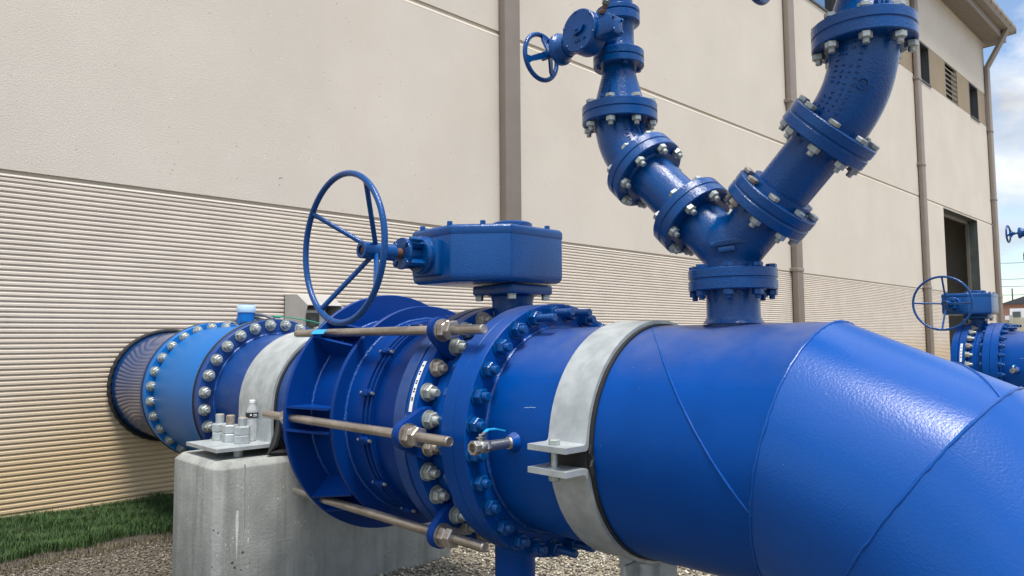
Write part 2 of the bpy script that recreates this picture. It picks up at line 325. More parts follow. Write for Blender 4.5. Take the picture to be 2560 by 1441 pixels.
# grass blades
def blades(n, xr, hmin, hmax, ylo, yhi, name, mt, label, seed=3, width=.002, base=-1.285):
    r_ = np.random.default_rng(seed); x = r_.uniform(*xr, n); f_ = r_.uniform(ylo, yhi, n)
    e_ = 5.12 + .10 * np.sin(x * 1.7) + .05 * np.sin(x * 4.3 + 1) + .025 * np.sin(x * 13)
    y = e_ + (6.38 - e_) * f_
    clump = .75 + .35 * np.sin(x * 11 + np.sin(y * 9) * 2) * np.sin(y * 13 + x * 5)
    h = r_.uniform(hmin, hmax, n) * clump; az = r_.uniform(0, 2 * pi, n); ln = r_.uniform(.15, .9, n) * h
    wx, wy = np.cos(az + pi / 2) * width, np.sin(az + pi / 2) * width; lx, ly = np.cos(az) * ln, np.sin(az) * ln
    y2 = np.minimum(y + ly, 6.385); V = np.zeros((n, 5, 3))
    V[:, 0] = np.c_[x - wx, y - wy, np.full(n, base - .02)]; V[:, 1] = np.c_[x + wx, y + wy, np.full(n, base - .02)]
    V[:, 2] = np.c_[x + lx * .35 + wx * .8, y + (y2 - y) * .35 + wy * .8, base + h * .62]; V[:, 3] = np.c_[x + lx * .35 - wx * .8, y + (y2 - y) * .35 - wy * .8, base + h * .62]
    V[:, 4] = np.c_[x + lx, y2, base + h * .95]
    me = bpy.data.meshes.new(name); me.vertices.add(n * 5); me.vertices.foreach_set('co', V.reshape(-1))
    k = np.arange(n)[:, None] * 5; loops = np.concatenate([k + np.array([0, 1, 2, 3]), k + np.array([3, 2, 4])], 1).reshape(-1)
    me.loops.add(n * 7); me.loops.foreach_set('vertex_index', loops.astype(np.int32)); me.polygons.add(n * 2)
    st = (np.arange(n)[:, None] * 7 + np.array([0, 4])).reshape(-1); me.polygons.foreach_set('loop_start', st.astype(np.int32))
    me.update(calc_edges=True); me.materials.append(MT[mt]); o = bpy.data.objects.new(name, me); S.collection.objects.link(o); TOPS.append(o)
    return tag(o, label, 'grass', kind='stuff')
blades(95000, (-.6, 4.5), .03, .095, .07, 1.0, 'grass', 'grass', 'strip of green lawn grass growing along the foot of the ribbed wall')
blades(9000, (-.6, 4.5), .012, .035, -.10, .12, 'dry_grass', 'dry_grass', 'dry straw coloured grass fringe along the gravel edge of the lawn strip', seed=9, width=.0018, base=-1.300)
# loose gravel
def stones(n, xr, yr, name, label, pal, smin, smax, seed):
    r_ = np.random.default_rng(seed); x = r_.uniform(*xr, n); y = r_.uniform(*yr, n)
    base = np.array([[1, 0, 0], [0, 1, 0], [-1, 0, 0], [0, -1, 0], [0, 0, 1], [0, 0, -1]], float)
    sz = r_.uniform(smin, smax, n); V = base[None] * (r_.uniform(.6, 1.25, (n, 6, 1)) * sz[:, None, None]); V[:, :, 2] *= .55
    th = r_.uniform(0, 2 * pi, n); c_, s_ = np.cos(th)[:, None], np.sin(th)[:, None]
    V = np.stack([V[:, :, 0] * c_ - V[:, :, 1] * s_ + x[:, None], V[:, :, 0] * s_ + V[:, :, 1] * c_ + y[:, None], V[:, :, 2] + r_.normal(0, .0025, (n, 6)) - 1.307 + sz[:, None] * .25], 2)
    F = np.array([[0, 1, 4], [1, 2, 4], [2, 3, 4], [3, 0, 4], [1, 0, 5], [2, 1, 5], [3, 2, 5], [0, 3, 5]])
    me = bpy.data.meshes.new(name); me.vertices.add(n * 6); me.vertices.foreach_set('co', V.reshape(-1))
    lp = (np.arange(n)[:, None, None] * 6 + F[None]).reshape(-1); me.loops.add(n * 24); me.loops.foreach_set('vertex_index', lp.astype(np.int32))
    me.polygons.add(n * 8); me.polygons.foreach_set('loop_start', (np.arange(n * 8) * 3).astype(np.int32)); me.update(calc_edges=True)
    pal = np.array(pal); col = pal[r_.integers(0, len(pal), n)] * r_.uniform(.6, 1.3, (n, 1))
    ca = me.color_attributes.new('Col', 'FLOAT_COLOR', 'POINT'); C4 = np.ones((n, 6, 4)); C4[:, :, :3] = col[:, None]; ca.data.foreach_set('color', C4.reshape(-1))
    me.materials.append(MT['stones']); o = bpy.data.objects.new(name, me); S.collection.objects.link(o); TOPS.append(o); return tag(o, label, 'gravel', kind='stuff')
stones(42000, (2.3, 7.0), (.8, 5.2), 'gravel', 'loose beige and grey gravel covering the ground under and beyond the pipes',
       [(.48, .44, .34), (.34, .31, .24), (.22, .19, .14), (.52, .50, .44), (.10, .085, .065)], .005, .014, 11)
stones(30000, (-.6, 2.3), (2.6, 5.25), 'gravel', 'fine brown crushed gravel left of the concrete pier',
       [(.19, .155, .115), (.15, .12, .09), (.105, .085, .065), (.27, .235, .18), (.05, .042, .034)], .003, .010, 12)

# =================================================================== BUILDING
W = 6.4; DPX = [-1.65, 6.07, 13.80, 21.55, 29.0]; XE = 28.98; BELT = 1.285; J1 = 3.78; BS, BT = 7.17, 8.33; ZT = 10.2
bld = thing('building', 'long beige precast concrete building with ribbed base and brown downpipes', 'building', (12, W, -1.31))
DX0, DX1, DZ = 23.54, 27.05, 3.72
def wall(x0, x1, z0, z1, y=W, th=.25): part('wall_panel', MB().b2((x0, y, z0), (x1, y + th, z1)), 'precast', bld, smooth=0)
g_ = .012
def panel_cols(z0, z1):
    for i in range(len(DPX) - 1):
        x0, x1 = DPX[i] + (g_ if i else -4), DPX[i + 1] - g_
        if i == 3: x1 = XE
        yield x0, x1, i
for x0, x1, i in panel_cols(0, 0):
    if i == 3:
        wall(x0, DX0, BELT, J1 - .056); wall(DX1, x1, BELT, J1 - .056)
    else: wall(x0, x1, BELT, J1 - .056)
    wall(x0, x1, J1 + .02, BS); wall(x0, x1, BT, ZT)
mb = MB()      # recessed joint backing, seen in the joints
mb.b2((-6, W + .014, BELT + .001), (DX0 - .001, W + .22, J1)); mb.b2((DX1 + .001, W + .014, BELT + .001), (XE - .01, W + .22, J1)); mb.b2((-6, W + .012, J1 - .019), (XE - .01, W + .22, BS)); mb.b2((-6, W + .014, BT), (XE - .01, W + .22, ZT - .01))
part('joint_filler', mb, 'ribbed_tan', bld, smooth=0)
mb = MB(); mb.prism([(W - .0006, J1 - .0555), (W - .0006, J1 - .046), (W + .011, J1 - .0205), (W + .011, J1 - .0555)], (-6, 0, 0), (0, 1, 0), (0, 0, 1), (1, 0, 0), XE + 6)
part('joint_lip', mb, 'precast', bld, smooth=0)
def ribs(x0, x1, z0, z1, pitch, depth=.015, y=W + .004, seg=1):
    m_ = MB(); n = int(round((z1 - z0) / pitch)); pr = []
    p = (z1 - z0) / n
    for k in range(n):
        z = z0 + k * p; pr += [(y + depth, z), (y + depth, z + p * .10), (y, z + p * .20), (y, z + p * .60), (y + depth, z + p * .99)]
    pr.append((y + depth, z1)); vs = [(x, yy, z) for x in (x0, x1) for yy, z in pr]; m = len(pr)
    m_.add(vs, [(i, i + 1, m + i + 1, m + i) for i in range(m - 1)])
    m_.b2((x0, y + depth + .001, z0), (x1, y + .22, z1)); return m_
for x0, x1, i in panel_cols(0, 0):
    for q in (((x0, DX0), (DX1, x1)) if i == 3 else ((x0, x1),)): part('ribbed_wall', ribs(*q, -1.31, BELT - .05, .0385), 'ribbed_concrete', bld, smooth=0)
mb = MB(); mb.b2((-6, W + .016, BELT - .024), (DX0, W + .10, BELT)); mb.b2((DX1, W + .016, BELT - .024), (XE, W + .10, BELT)); part('belt_recess', mb, 'ribbed_tan', bld, smooth=0)
mb = MB()
for q0, q1 in ((-6, DX0), (DX1, XE)): mb.prism([(W + .10, BELT - .0245), (W + .10, BELT - .0505), (W + .002, BELT - .0505), (W + .002, BELT - .044), (W + .018, BELT - .0245)], (q0, 0, 0), (0, 1, 0), (0, 0, 1), (1, 0, 0), q1 - q0)
part('belt_ledge', mb, 'precast', bld, smooth=0)
# window band
segs = {3: [('r', 21.57, 21.72), ('w', 21.72, 22.93), ('r', 22.93, 24.42), ('l', 24.42, 25.6), ('r', 25.6, 26.93), ('w', 26.93, 27.98), ('r', 27.98, XE)],
        2: [('r', 13.82, 14.3), ('w', 14.3, 16.6), ('r', 16.6, 17.7), ('l', 17.7, 18.9), ('r', 18.9, 19.2), ('w', 19.2, 20.3), ('r', 20.3, 21.53)],
        1: [('r', 6.09, 6.6), ('w', 6.6, 8.9), ('r', 8.9, 10.2), ('l', 10.2, 11.4), ('r', 11.4, 13.78)], 0: [('r', -5.7, 6.05)]}
for i, L_ in segs.items():
    for t_, x0, x1 in L_:
        if t_ == 'r': part('ribbed_band', ribs(x0, x1, BS, BT, .04, depth=.02), 'ribbed_tan', bld, smooth=0)
for i, L_ in segs.items():
    for t_, x0, x1 in L_:
        if t_ == 'w':
            f = MB(); T = .05; y0, y1 = W + .006, W + .19
            for q in (((x0, y0, BS), (x1, y1, BS + T)), ((x0, y0, BT - T), (x1, y1, BT)), ((x0, y0, BS + T), (x0 + T, y1, BT - T)), ((x1 - T, y0, BS + T), (x1, y1, BT - T)), (((x0 + x1) / 2 - .02, y0 + .14, BS + T), ((x0 + x1) / 2 + .02, y1, BT - T))): f.b2(*q)
            f.b2((x0, W - .03, BS - .03), (x1, y0, BS + .012))
            fo = part('window', f, 'window_frame', bld, smooth=0)
            p_ = MB(); p_.b2((x0 + T, W + .165, BS + T), (x1 - T, W + .178, BT - T)); part('pane', p_, 'window_glass', fo, smooth=0)
            p_ = MB(); p_.b2((x0 + .01, W + .195, BS), (x1 - .01, W + .215, BT)); part('backing', p_, 'dark_interior', fo, smooth=0)
        if t_ == 'l':
            f = MB(); f.b2((x0, W + .16, BS), (x1, W + .2, BT)); lo = part('louvre', f, 'dark_interior', bld, smooth=0)
            f = MB(); n = 8
            for k in range(n):
                z = BS + .04 + (BT - BS - .06) * k / (n - 1); f.b2((x0, W + .02, z), (x1, W + .045, z + .018))
            part('slats', f, 'slat_metal', lo, smooth=0)
# doorway
dr = MB(); dr.b2((DX0, W + .25, -1.31), (DX0 + .08, W + .33, DZ)); dr.b2((DX1 - .08, W + .25, -1.31), (DX1, W + .33, DZ)); dr.b2((DX0, W + .25, DZ - .1), (DX1, W + .33, DZ))
do = part('doorway', dr, 'frame_metal', bld, smooth=0)
f = MB(); f.b2((DX1 - .004, W + .001, -1.31), (DX1 + .02, W + .249, DZ)); f.b2((DX0, W + .002, DZ - .004), (DX1, W + .248, DZ + .03)); part('jamb_lining', f, 'door_metal', do, smooth=0)
f = MB(); x0, x1, y0, y1 = DX0 - 2, DX1 + 2, W + .34, W + 7
f.add([(x0, y0, -1.3), (x1, y0, -1.3), (x1, y1, -1.3), (x0, y1, -1.3), (x0, y0, 5), (x1, y0, 5), (x1, y1, 5), (x0, y1, 5)], [(0, 1, 2, 3), (4, 7, 6, 5), (0, 4, 5, 1)[::-1][:0] or (1, 5, 6, 2), (2, 6, 7, 3), (3, 7, 4, 0)])
f.b2((25.2, 9.5, -1.3), (25.45, 9.8, 3.2)); f.b2((23.6, 11, .9), (28.5, 11.3, 1.25)); f.b2((26.4, 8.0, -1.3), (26.5, 8.2, 4.4))
part('interior', f, 'dark_interior', do, smooth=0)
# shell of the building: end wall, back, roof
f = MB(); f.b2((XE - .25, W + .25, -1.31), (XE, 26, ZT)); part('end_wall', f, 'precast', bld, smooth=0)
f = MB(); f.prism([(5.62, ZT + .42), (5.62, ZT + .50), (16.5, 12.6), (27.4, ZT + .5), (27.4, ZT + .42), (16.5, 12.5)], (-6, 0, 0), (0, 1, 0), (0, 0, 1), (1, 0, 0), 35.55)
part('roof', f, 'roof_metal', bld, smooth=0)
f = MB(); f.b2((-6, 5.87, ZT), (29.52, W + .3, ZT + .03)); n = 0
x = -5.9
while x < 29.5: f.b2((x, 5.88, ZT - .012), (x + .025, W - .01, ZT)); x += .15
part('soffit', f, 'fascia', bld, smooth=0)
f = MB(); f.b2((-6, 5.83, ZT - .02), (29.56, 5.87, ZT + .28)); f.b2((29.52, 5.87, ZT - .02), (29.56, 7.5, ZT + .42)); part('fascia_board', f, 'fascia', bld, smooth=0)
f = MB(); f.prism([(5.83, ZT + .22), (5.62, ZT + .22), (5.52, ZT + .36), (5.52, ZT + .46), (5.55, ZT + .46), (5.55, ZT + .38), (5.64, ZT + .25), (5.83, ZT + .25)], (-6, 0, 0), (0, 1, 0), (0, 0, 1), (1, 0, 0), 35.62)
x = 1.0
while x < 29.5: f.b2((x, 5.512, ZT + .30), (x + .03, 5.83, ZT + .458)); x += .62
f.b2((29.60, 5.53, ZT + .23), (29.62, 5.83, ZT + .46))
gt = part('gutter', f, 'fascia', bld, smooth=0)
for i, x in enumerate(DPX[1:]):
    f = MB(); wd = .13 if i < 3 else .15; zb = -1.2; y0, y1 = W - .13, W - .02
    f.b2((x - wd, y0, zb), (x + wd, y1, 9.3), bev=.012)
    q = MB(); q.prism([(0, 0), (.11, 0), (.11 - .66, 1.15), (-.66, 1.15)], (x - wd, y0, 9.28), (0, 1, 0), (0, 0, 1), (1, 0, 0), 2 * wd); f.add(q.v, q.f)
    dp = part('downpipe', f, 'downpipe', bld)
    for z in ([1.28, 4.62, 7.0] if i != 0 else [1.33, 4.9]):
        k = MB(); k.b2((x - wd - .012, y0 - .01, z), (x + wd + .012, y1 + .015, z + .07), bev=.004); k.b2((x - wd - .06, y1 - .01, z + .01), (x - wd, W - .001, z + .06)); part('bracket', k, 'downpipe', dp)

# =================================================================== PIERS AND SUPPORTS
mb = MB(); x0, x1, y0, y1, zt, zb, c = 1.42, 2.88, 3.53, 4.12, -.585, -1.33, .035
base = [(x0, y0 + c), (x0 + c, y0), (x1 - c, y0), (x1, y0 + c), (x1, y1 - c), (x1 - c, y1), (x0 + c, y1), (x0, y1 - c)]
cx_, cy_ = (x0 + x1) / 2, (y0 + y1) / 2
rr = random.Random(4)
vs = [(x, y, zb) for x, y in base] + [(x, y, zt - .03) for x, y in base] + [(x + (c * .8 if x < cx_ else -c * .8), y + (c * .8 if y < cy_ else -c * .8), zt) for x, y in base]
fs = [(i, (i + 1) % 8, 8 + (i + 1) % 8, 8 + i) for i in range(8)] + [(8 + i, 8 + (i + 1) % 8, 16 + (i + 1) % 8, 16 + i) for i in range(8)] + [tuple(range(16, 24)), tuple(range(7, -1, -1))]
bm = bmesh.new(); bv = [bm.verts.new(p) for p in vs]; [bm.faces.new([bv[i] for i in f]) for f in fs]
bmesh.ops.bevel(bm, geom=bm.edges[:], offset=.006, segments=2, affect='EDGES', profile=.5); bm.verts.index_update()
mb.add([v_.co.copy() for v_ in bm.verts], [[v_.index for v_ in f.verts] for f in bm.faces]); bm.free()
pier = thing('concrete_pier', 'grey cast concrete pier with chamfered edges carrying the far end of the pipeline', 'pier', (2.15, 3.82, -1.31))
part('block', mb, 'concrete', pier, smooth=40)
for q, s_ in (((1.5205, 3.5295, -1.28), (.05, .001, .20)),):
    pass
f = MB()   # cast seam line and lime run on the front face, chipped pits
rr = random.Random(5)
f.tube([(1.56 + .003 * sin(k * 2.1), 3.5305, -.60 - k * .03) for k in range(14)], [.0022 + .002 * rr.random() for _ in range(14)], 5)
f.tube([(1.56 + k * .06, 3.5305, -1.02 + .0045 * k + .004 * sin(k)) for k in range(22)], .0012, 4)
part('form_seam', f, 'concrete', pier, smooth=60)
f = MB(); f.prism([(-.004, 0), (.006, .0), (.008, -.07), (.004, -.14), (.001, -.24), (-.003, -.14), (-.008, -.06)], (1.527, 3.529, -.82), (1, 0, 0), (0, 0, 1), (0, 1, 0), .002); part('lime_run', f, 'lime', pier, smooth=0)
f = MB(); rr = random.Random(12)
f.tube([(1.585 + .0018 * sin(k * 1.9), 3.531, -.63 - k * .012) for k in range(44)], [.0005 + .0028 * rr.random() ** 3 for _ in range(44)], 5); part('lime_seam', f, 'lime', pier, smooth=60)

def strap(name, label, y0, y1, r_in, th, zplates, xout, nut=True, thk=.018, A=a, half_only=False, seam=False):
    t_ = thing(name, label, 'pipe clamp', (A, (y0 + y1) / 2, b_), 'galvanized clamps around the main pipe')
    zu, zl = zplates; ro = r_in + th
    def half(top):
        z_p = zu if top else zl; sg = 1 if top else -1; n = 48; zc = b_; xi, xo = A - r_in, A - ro
        ic = [(xout, z_p), (xi - .012, z_p), (xi - .004, z_p + sg * .004), (xi, z_p + sg * .012)]
        oc = [(xout, z_p + sg * thk), (xo - .012, z_p + sg * thk), (xo - .003, z_p + sg * (thk + .004)), (xo, z_p + sg * (thk + .013))]
        angs = [180 - sg * 180 * k / n for k in range(n + 1)]
        mid_i, mid_o = [], []
        for t in angs:
            po = (A + ro * cos(radians(t)), zc + ro * sin(radians(t))); pi_ = (A + r_in * cos(radians(t)), zc + r_in * sin(radians(t)))
            if (po[1] - (z_p + sg * (thk + .014))) * sg > 0 and (pi_[1] - (z_p + sg * .013)) * sg > 0: mid_i.append(pi_); mid_o.append(po)
        I_ = ic + mid_i + [(2 * A - x, z) for x, z in ic][::-1]; O_ = oc + mid_o + [(2 * A - x, z) for x, z in oc][::-1]; m = len(I_)
        vs = [(x, y, z) for y in (y0, y1) for ch in (I_, O_) for x, z in ch]; fs = []
        for k in range(m - 1):
            fs += [(k, k + 1, m + k + 1, m + k), (2 * m + k, 3 * m + k, 3 * m + k + 1, 2 * m + k + 1), (k, 2 * m + k, 2 * m + k + 1, k + 1), (m + k, m + k + 1, 3 * m + k + 1, 3 * m + k)]
        fs += [(0, m, 3 * m, 2 * m), (m - 1, 3 * m - 1, 4 * m - 1, 2 * m - 1)]
        return MB().add(vs, fs)
    for top in ((True,) if half_only else (True, False)):
        m_ = half(top)
        part('band', m_, 'galvanized', t_, smooth=30)
    return t_
s1 = strap('pipe_clamp', 'wide mottled galvanized strap holding the pipe down on the concrete pier', 3.62, 4.02, .402, .013, (-.545, -.545), 1.455, half_only=True)
f = MB(); ylathe(f, [(R, 3.60), (.4015, 3.60), (.4015, 4.03), (R, 4.03)], caps=False); part('rubber_liner', f, 'black_rubber', s1)
f = MB(); f.tube([(1.765, 3.585, -.40), (1.755, 3.58, -.47), (1.735, 3.575, -.53), (1.70, 3.57, -.565), (1.80, 3.57, -.575)], [.012, .02, .022, .014, .02], 8); part('rubber_flap', f, 'black_rubber', s1)
f = MB(); f.cyl((1.60, 3.70, -.60), (1.60, 3.70, -.545), .024, 20); part('anchor_stud', f, 'galvanized', s1)
s2 = strap('pipe_clamp', 'narrow galvanized two-piece clamp around the bright blue main pipe beside the ball valve', 1.485, 1.645, .402, .012, (-.345, -.398), 1.642)
f = MB(); ylathe(f, [(R, 1.470), (.4015, 1.470), (.4015, 1.652), (R, 1.652)], caps=False)
f.tube([(1.752, 1.476, -.325), (1.745, 1.476, -.35), (1.757, 1.474, -.37), (1.742, 1.470, -.39), (1.75, 1.47, -.42)], .006, 8)
f.b2((1.748, 1.49, -.40), (1.76, 1.64, -.34)); part('rubber_liner', f, 'black_rubber', s2)
f = MB(); f.hexn((1.68, 1.565, -.327), (0, 0, 1), .032, .017); f.cyl((1.68, 1.565, -.44), (1.68, 1.565, -.327), .0105, 16); f.hexn((1.68, 1.565, -.416), (0, 0, -1), .032, .022, 20); f.lathe([(.02, 0), (.02, .003)], (1.68, 1.565, -.398), (0, 0, 1), 20)
part('bolt', f, 'bolt_galvanized', s2)
f = MB(); f.hexn((2 * a - 1.68, 1.565, -.327), (0, 0, 1), .032, .017); f.cyl((2 * a - 1.68, 1.565, -.44), (2 * a - 1.68, 1.565, -.327), .0105, 16); f.hexn((2 * a - 1.68, 1.565, -.416), (0, 0, -1), .032, .022, 20)
part('bolt', f, 'bolt_galvanized', s2)
# stand under the clamp
st = thing('pipe_stand', 'galvanized welded stand under the narrow pipe clamp', 'pipe stand', (a, 1.565, -1.31))
f = MB(); f.prism([(-.13, 0), (-.10, -.50), (.10, -.50), (.13, 0)], (a, 1.559, -.768), (1, 0, 0), (0, 0, 1), (0, 1, 0), .012); f.prism([(-.12, 0), (-.09, -.5), (.09, -.5), (.12, 0)], (a - .006, 1.565, -.770), (0, 1, 0), (0, 0, 1), (1, 0, 0), .012)
part('gusset', f, 'galvanized', st, smooth=0)
f = MB(); f.cyl((a, 1.565, -1.30), (a, 1.565, -.775), .055, 28); part('post', f, 'galvanized', st)
f = MB(); f.b2((a - .16, 1.405, -1.31), (a + .16, 1.725, -1.29)); part('base_plate', f, 'galvanized', st, smooth=0)
# blue leg under the valve
lg = thing('valve_support_leg', 'round blue steel leg standing under the valve flanges', 'pipe support', (a, 2.20, -1.31))
f = MB(); f.cyl((a, 2.235, -1.30), (a, 2.235, -.80), .084, 40); part('post', f, 'blue_paint', lg)
f = MB(); f.b2((a - .16, 2.075, -1.31), (a + .16, 2.395, -1.292)); part('base_plate', f, 'blue_paint', lg, smooth=0)

# =================================================================== PIPELINE
OFF = 180 / 28
BOLT_GREY = bolt_mesh('flange_bolt', .052, .030, .0155, .028, washer=.036, clamp=.10, head_back=.026, back_stud=.01)
BOLT_GREY_B = bolt_mesh('flange_bolt_long', .052, .030, .0155, .038, washer=.036, clamp=.10, head_back=.026, back_stud=.004)
BOLT_GREY_C = bolt_mesh('flange_bolt_short', .052, .030, .0150, .020, washer=.036, clamp=.10, head_back=.026, back_stud=.016, mats='bolt_rusty')
BOLT_FAR = bolt_mesh('flange_bolt_far', .050, .028, .0155, .020, washer=.036)
BOLT_BLUE = bolt_mesh('flange_bolt_blue', .050, .030, .0155, .022, washer=.035, mats='blue_cast', clamp=.14, head_back=.028)
BOLT_BLUE_LONG = bolt_mesh('flange_bolt_blue_long', .050, .030, .0155, .085, washer=.035, mats='blue_cast', clamp=.14, head_back=.028)
def bolt_circle(parent, me, Y, r=.457, angs=None, A=a, d=(0, -1, 0), long=None, name='bolt'):
    for k in range(28):
        t = OFF + k * 360 / 28
        if angs and not angs(t): continue
        m_ = long[1] if (long and long[0](t)) else me
        inst(name, m_, ringpts(A, b_, Y, r, t), d, parent, roll=random.uniform(0, 1.04))
# --- pipe through the wall
sp = thing('wall_pipe', 'dark blue pipe stub leaving the ribbed wall with a black seal ring', 'pipe', (a, 6.0, b_))
f = MB(); ylathe(f, [(.36, 6.6), (.432, 6.6), (.432, 6.3), (.425, 6.0), (.425, 5.52), (.432, 5.50)], caps=False)
part('pipe', f, 'blue_gloss_dark', sp)
f = MB(); ylathe(f, flange_prof(.488, 5.435, 5.49)); part('flange', f, 'blue_dull', sp)
n = 360; f = MB(); f.tube([ringpts(a, b_, 6.37, .446 + .003 * sin(i * .75) * (1 if 150 < i < 250 else .3), 360 * i / n) for i in range(n)], .017, 10, closed=True); part('seal_ring', f, 'black_rubber', sp)
# --- flow meter
fm = thing('flow_meter', 'light blue magnetic flow meter bolted between two dark flanges', 'flow meter', (a, 4.95, b_))
f = MB(); ylathe(f, [(.38, 5.355), (.440, 5.355), (.455, 5.30), (.458, 4.66), (.455, 4.60), (.440, 4.57), (.44, 4.54), (.38, 4.54)], caps=False)
for s_ in (0,): part('body', f, 'sky_blue', fm)
f = MB(); ylathe(f, flange_prof(.492, 5.355, 5.425)); fa = part('flange', f, 'sky_blue', fm)
f = MB(); ylathe(f, flange_prof(.494, 4.50, 4.545)); part('flange', f, 'sky_blue', fm)
f = MB(); ylathe(f, flange_prof(.497, 5.426, 5.434)); part('gasket', f, 'black_rubber', fm)
f = MB(); ylathe(f, flange_prof(.498, 4.486, 4.499)); part('gasket', f, 'black_rubber', fm)
bolt_circle(fm, BOLT_FAR, 5.354, angs=lambda t: 60 < t < 300)
f = MB(); f.lathe([(.050, 0), (.050, .10), (.056, .105), (.056, .235)], (a, 4.89, .02), (0, 0, 1), 32)
f.cyl((a, 4.94, .16), (a, 5.0, .16), .022, 16); hd = part('sensor_head', f, 'sky_blue', fm)
f = MB(); f.lathe([(.060, 0), (.062, .005), (.062, .045), (.058, .052)], (a, 4.89, .255 - .055), (0, 0, 1), 32); part('cap', f, 'pale_blue', hd)
f = MB(); f.cyl((a, 5.0, .15), (a, 5.12, .14), .017, 16, r2=.012); part('cable_gland', f, 'cable_grey', hd)
# lettering on the sensor head
def text_mb(s_, size, o, u, v, depth=.0015, wrap=None):
    cu = bpy.data.curves.new('t', 'FONT'); cu.body = s_; cu.size = size; cu.extrude = depth; cu.align_x = 'CENTER'; cu.align_y = 'CENTER'
    ob = bpy.data.objects.new('t', cu); S.collection.objects.link(ob); dg = bpy.context.evaluated_depsgraph_get()
    me = bpy.data.meshes.new_from_object(ob.evaluated_get(dg)); o, u, v = Vector(o), Vector(u).normalized(), Vector(v).normalized(); w_ = u.cross(v)
    m_ = MB(); vs = [o + u * p.co.x + v * p.co.y + w_ * p.co.z for p in me.vertices] if not wrap else [wrap(p.co.x, p.co.y, p.co.z) for p in me.vertices]
    m_.add(vs, [tuple(p.vertices) for p in me.polygons]); bpy.data.objects.remove(ob); bpy.data.curves.remove(cu); bpy.data.meshes.remove(me); return m_
cdir = Vector((-2.152, -4.89, 0)).normalized(); tdir = Vector((-cdir.y, cdir.x, 0)) 
part('lettering', text_mb('KM', .042, Vector((a, 4.89, .125)) + cdir * .0575 - tdir * .012, tdir, (0, 0, 1)), 'label_dark', hd, smooth=0)
part('name_plate', MB().box((a - .14, 4.80, .10 - .018), (.10, .05, .002), R=Matrix.Rotation(radians(-18), 3, 'Y')), 'door_metal', fm, smooth=0)
# --- spool between meter and harness
sl = thing('pipe_spool', 'scuffed dark blue flanged pipe spool passing under the wide strap', 'pipe', (a, 4.0, b_))
f = MB(); ylathe(f, [(R, 4.42), (R, 3.14)], caps=False); part('pipe', f, 'blue_dull', sl)
f = MB(); ylathe(f, flange_prof(.492, 4.414, 4.485)); part('flange', f, 'blue_dull', sl)
f = MB(); weld_ring(f, R + .002, 4.412, .010); part('weld_bead', f, 'weld', sl)
bolt_circle(sl, BOLT_FAR, 4.413)
# --- harnessed coupling
hc = thing('harnessed_coupling', 'blue expansion coupling with two big ring plates and long steel tie rods', 'coupling', (a, 2.8, b_))
f = MB(); ylathe(f, [(.39, 3.20), (.45, 3.19), (.45, 2.70), (.435, 2.70), (.435, 2.688), (.447, 2.688), (.447, 2.674), (.436, 2.672), (.436, 2.662), (.444, 2.66), (.444, 2.648), (.421, 2.645), (.421, 2.41), (.39, 2.41)], caps=False); part('sleeve', f, 'blue_dark', hc)
RA, RB = .584, .516
f = MB(); ylathe(f, flange_prof(RA, 3.13, 3.155)); part('ring_plate', f, 'blue_dark', hc)
f = MB(); ylathe(f, flange_prof(RB, 2.83, 2.855)); part('ring_plate', f, 'blue_dark', hc)
f = MB(); weld_ring(f, .452, 3.127, .008); weld_ring(f, .452, 2.828, .008, seed=3); part('weld_bead', f, 'weld', hc)
ROD_A = [135, 180, 225, 315, 0, 45]
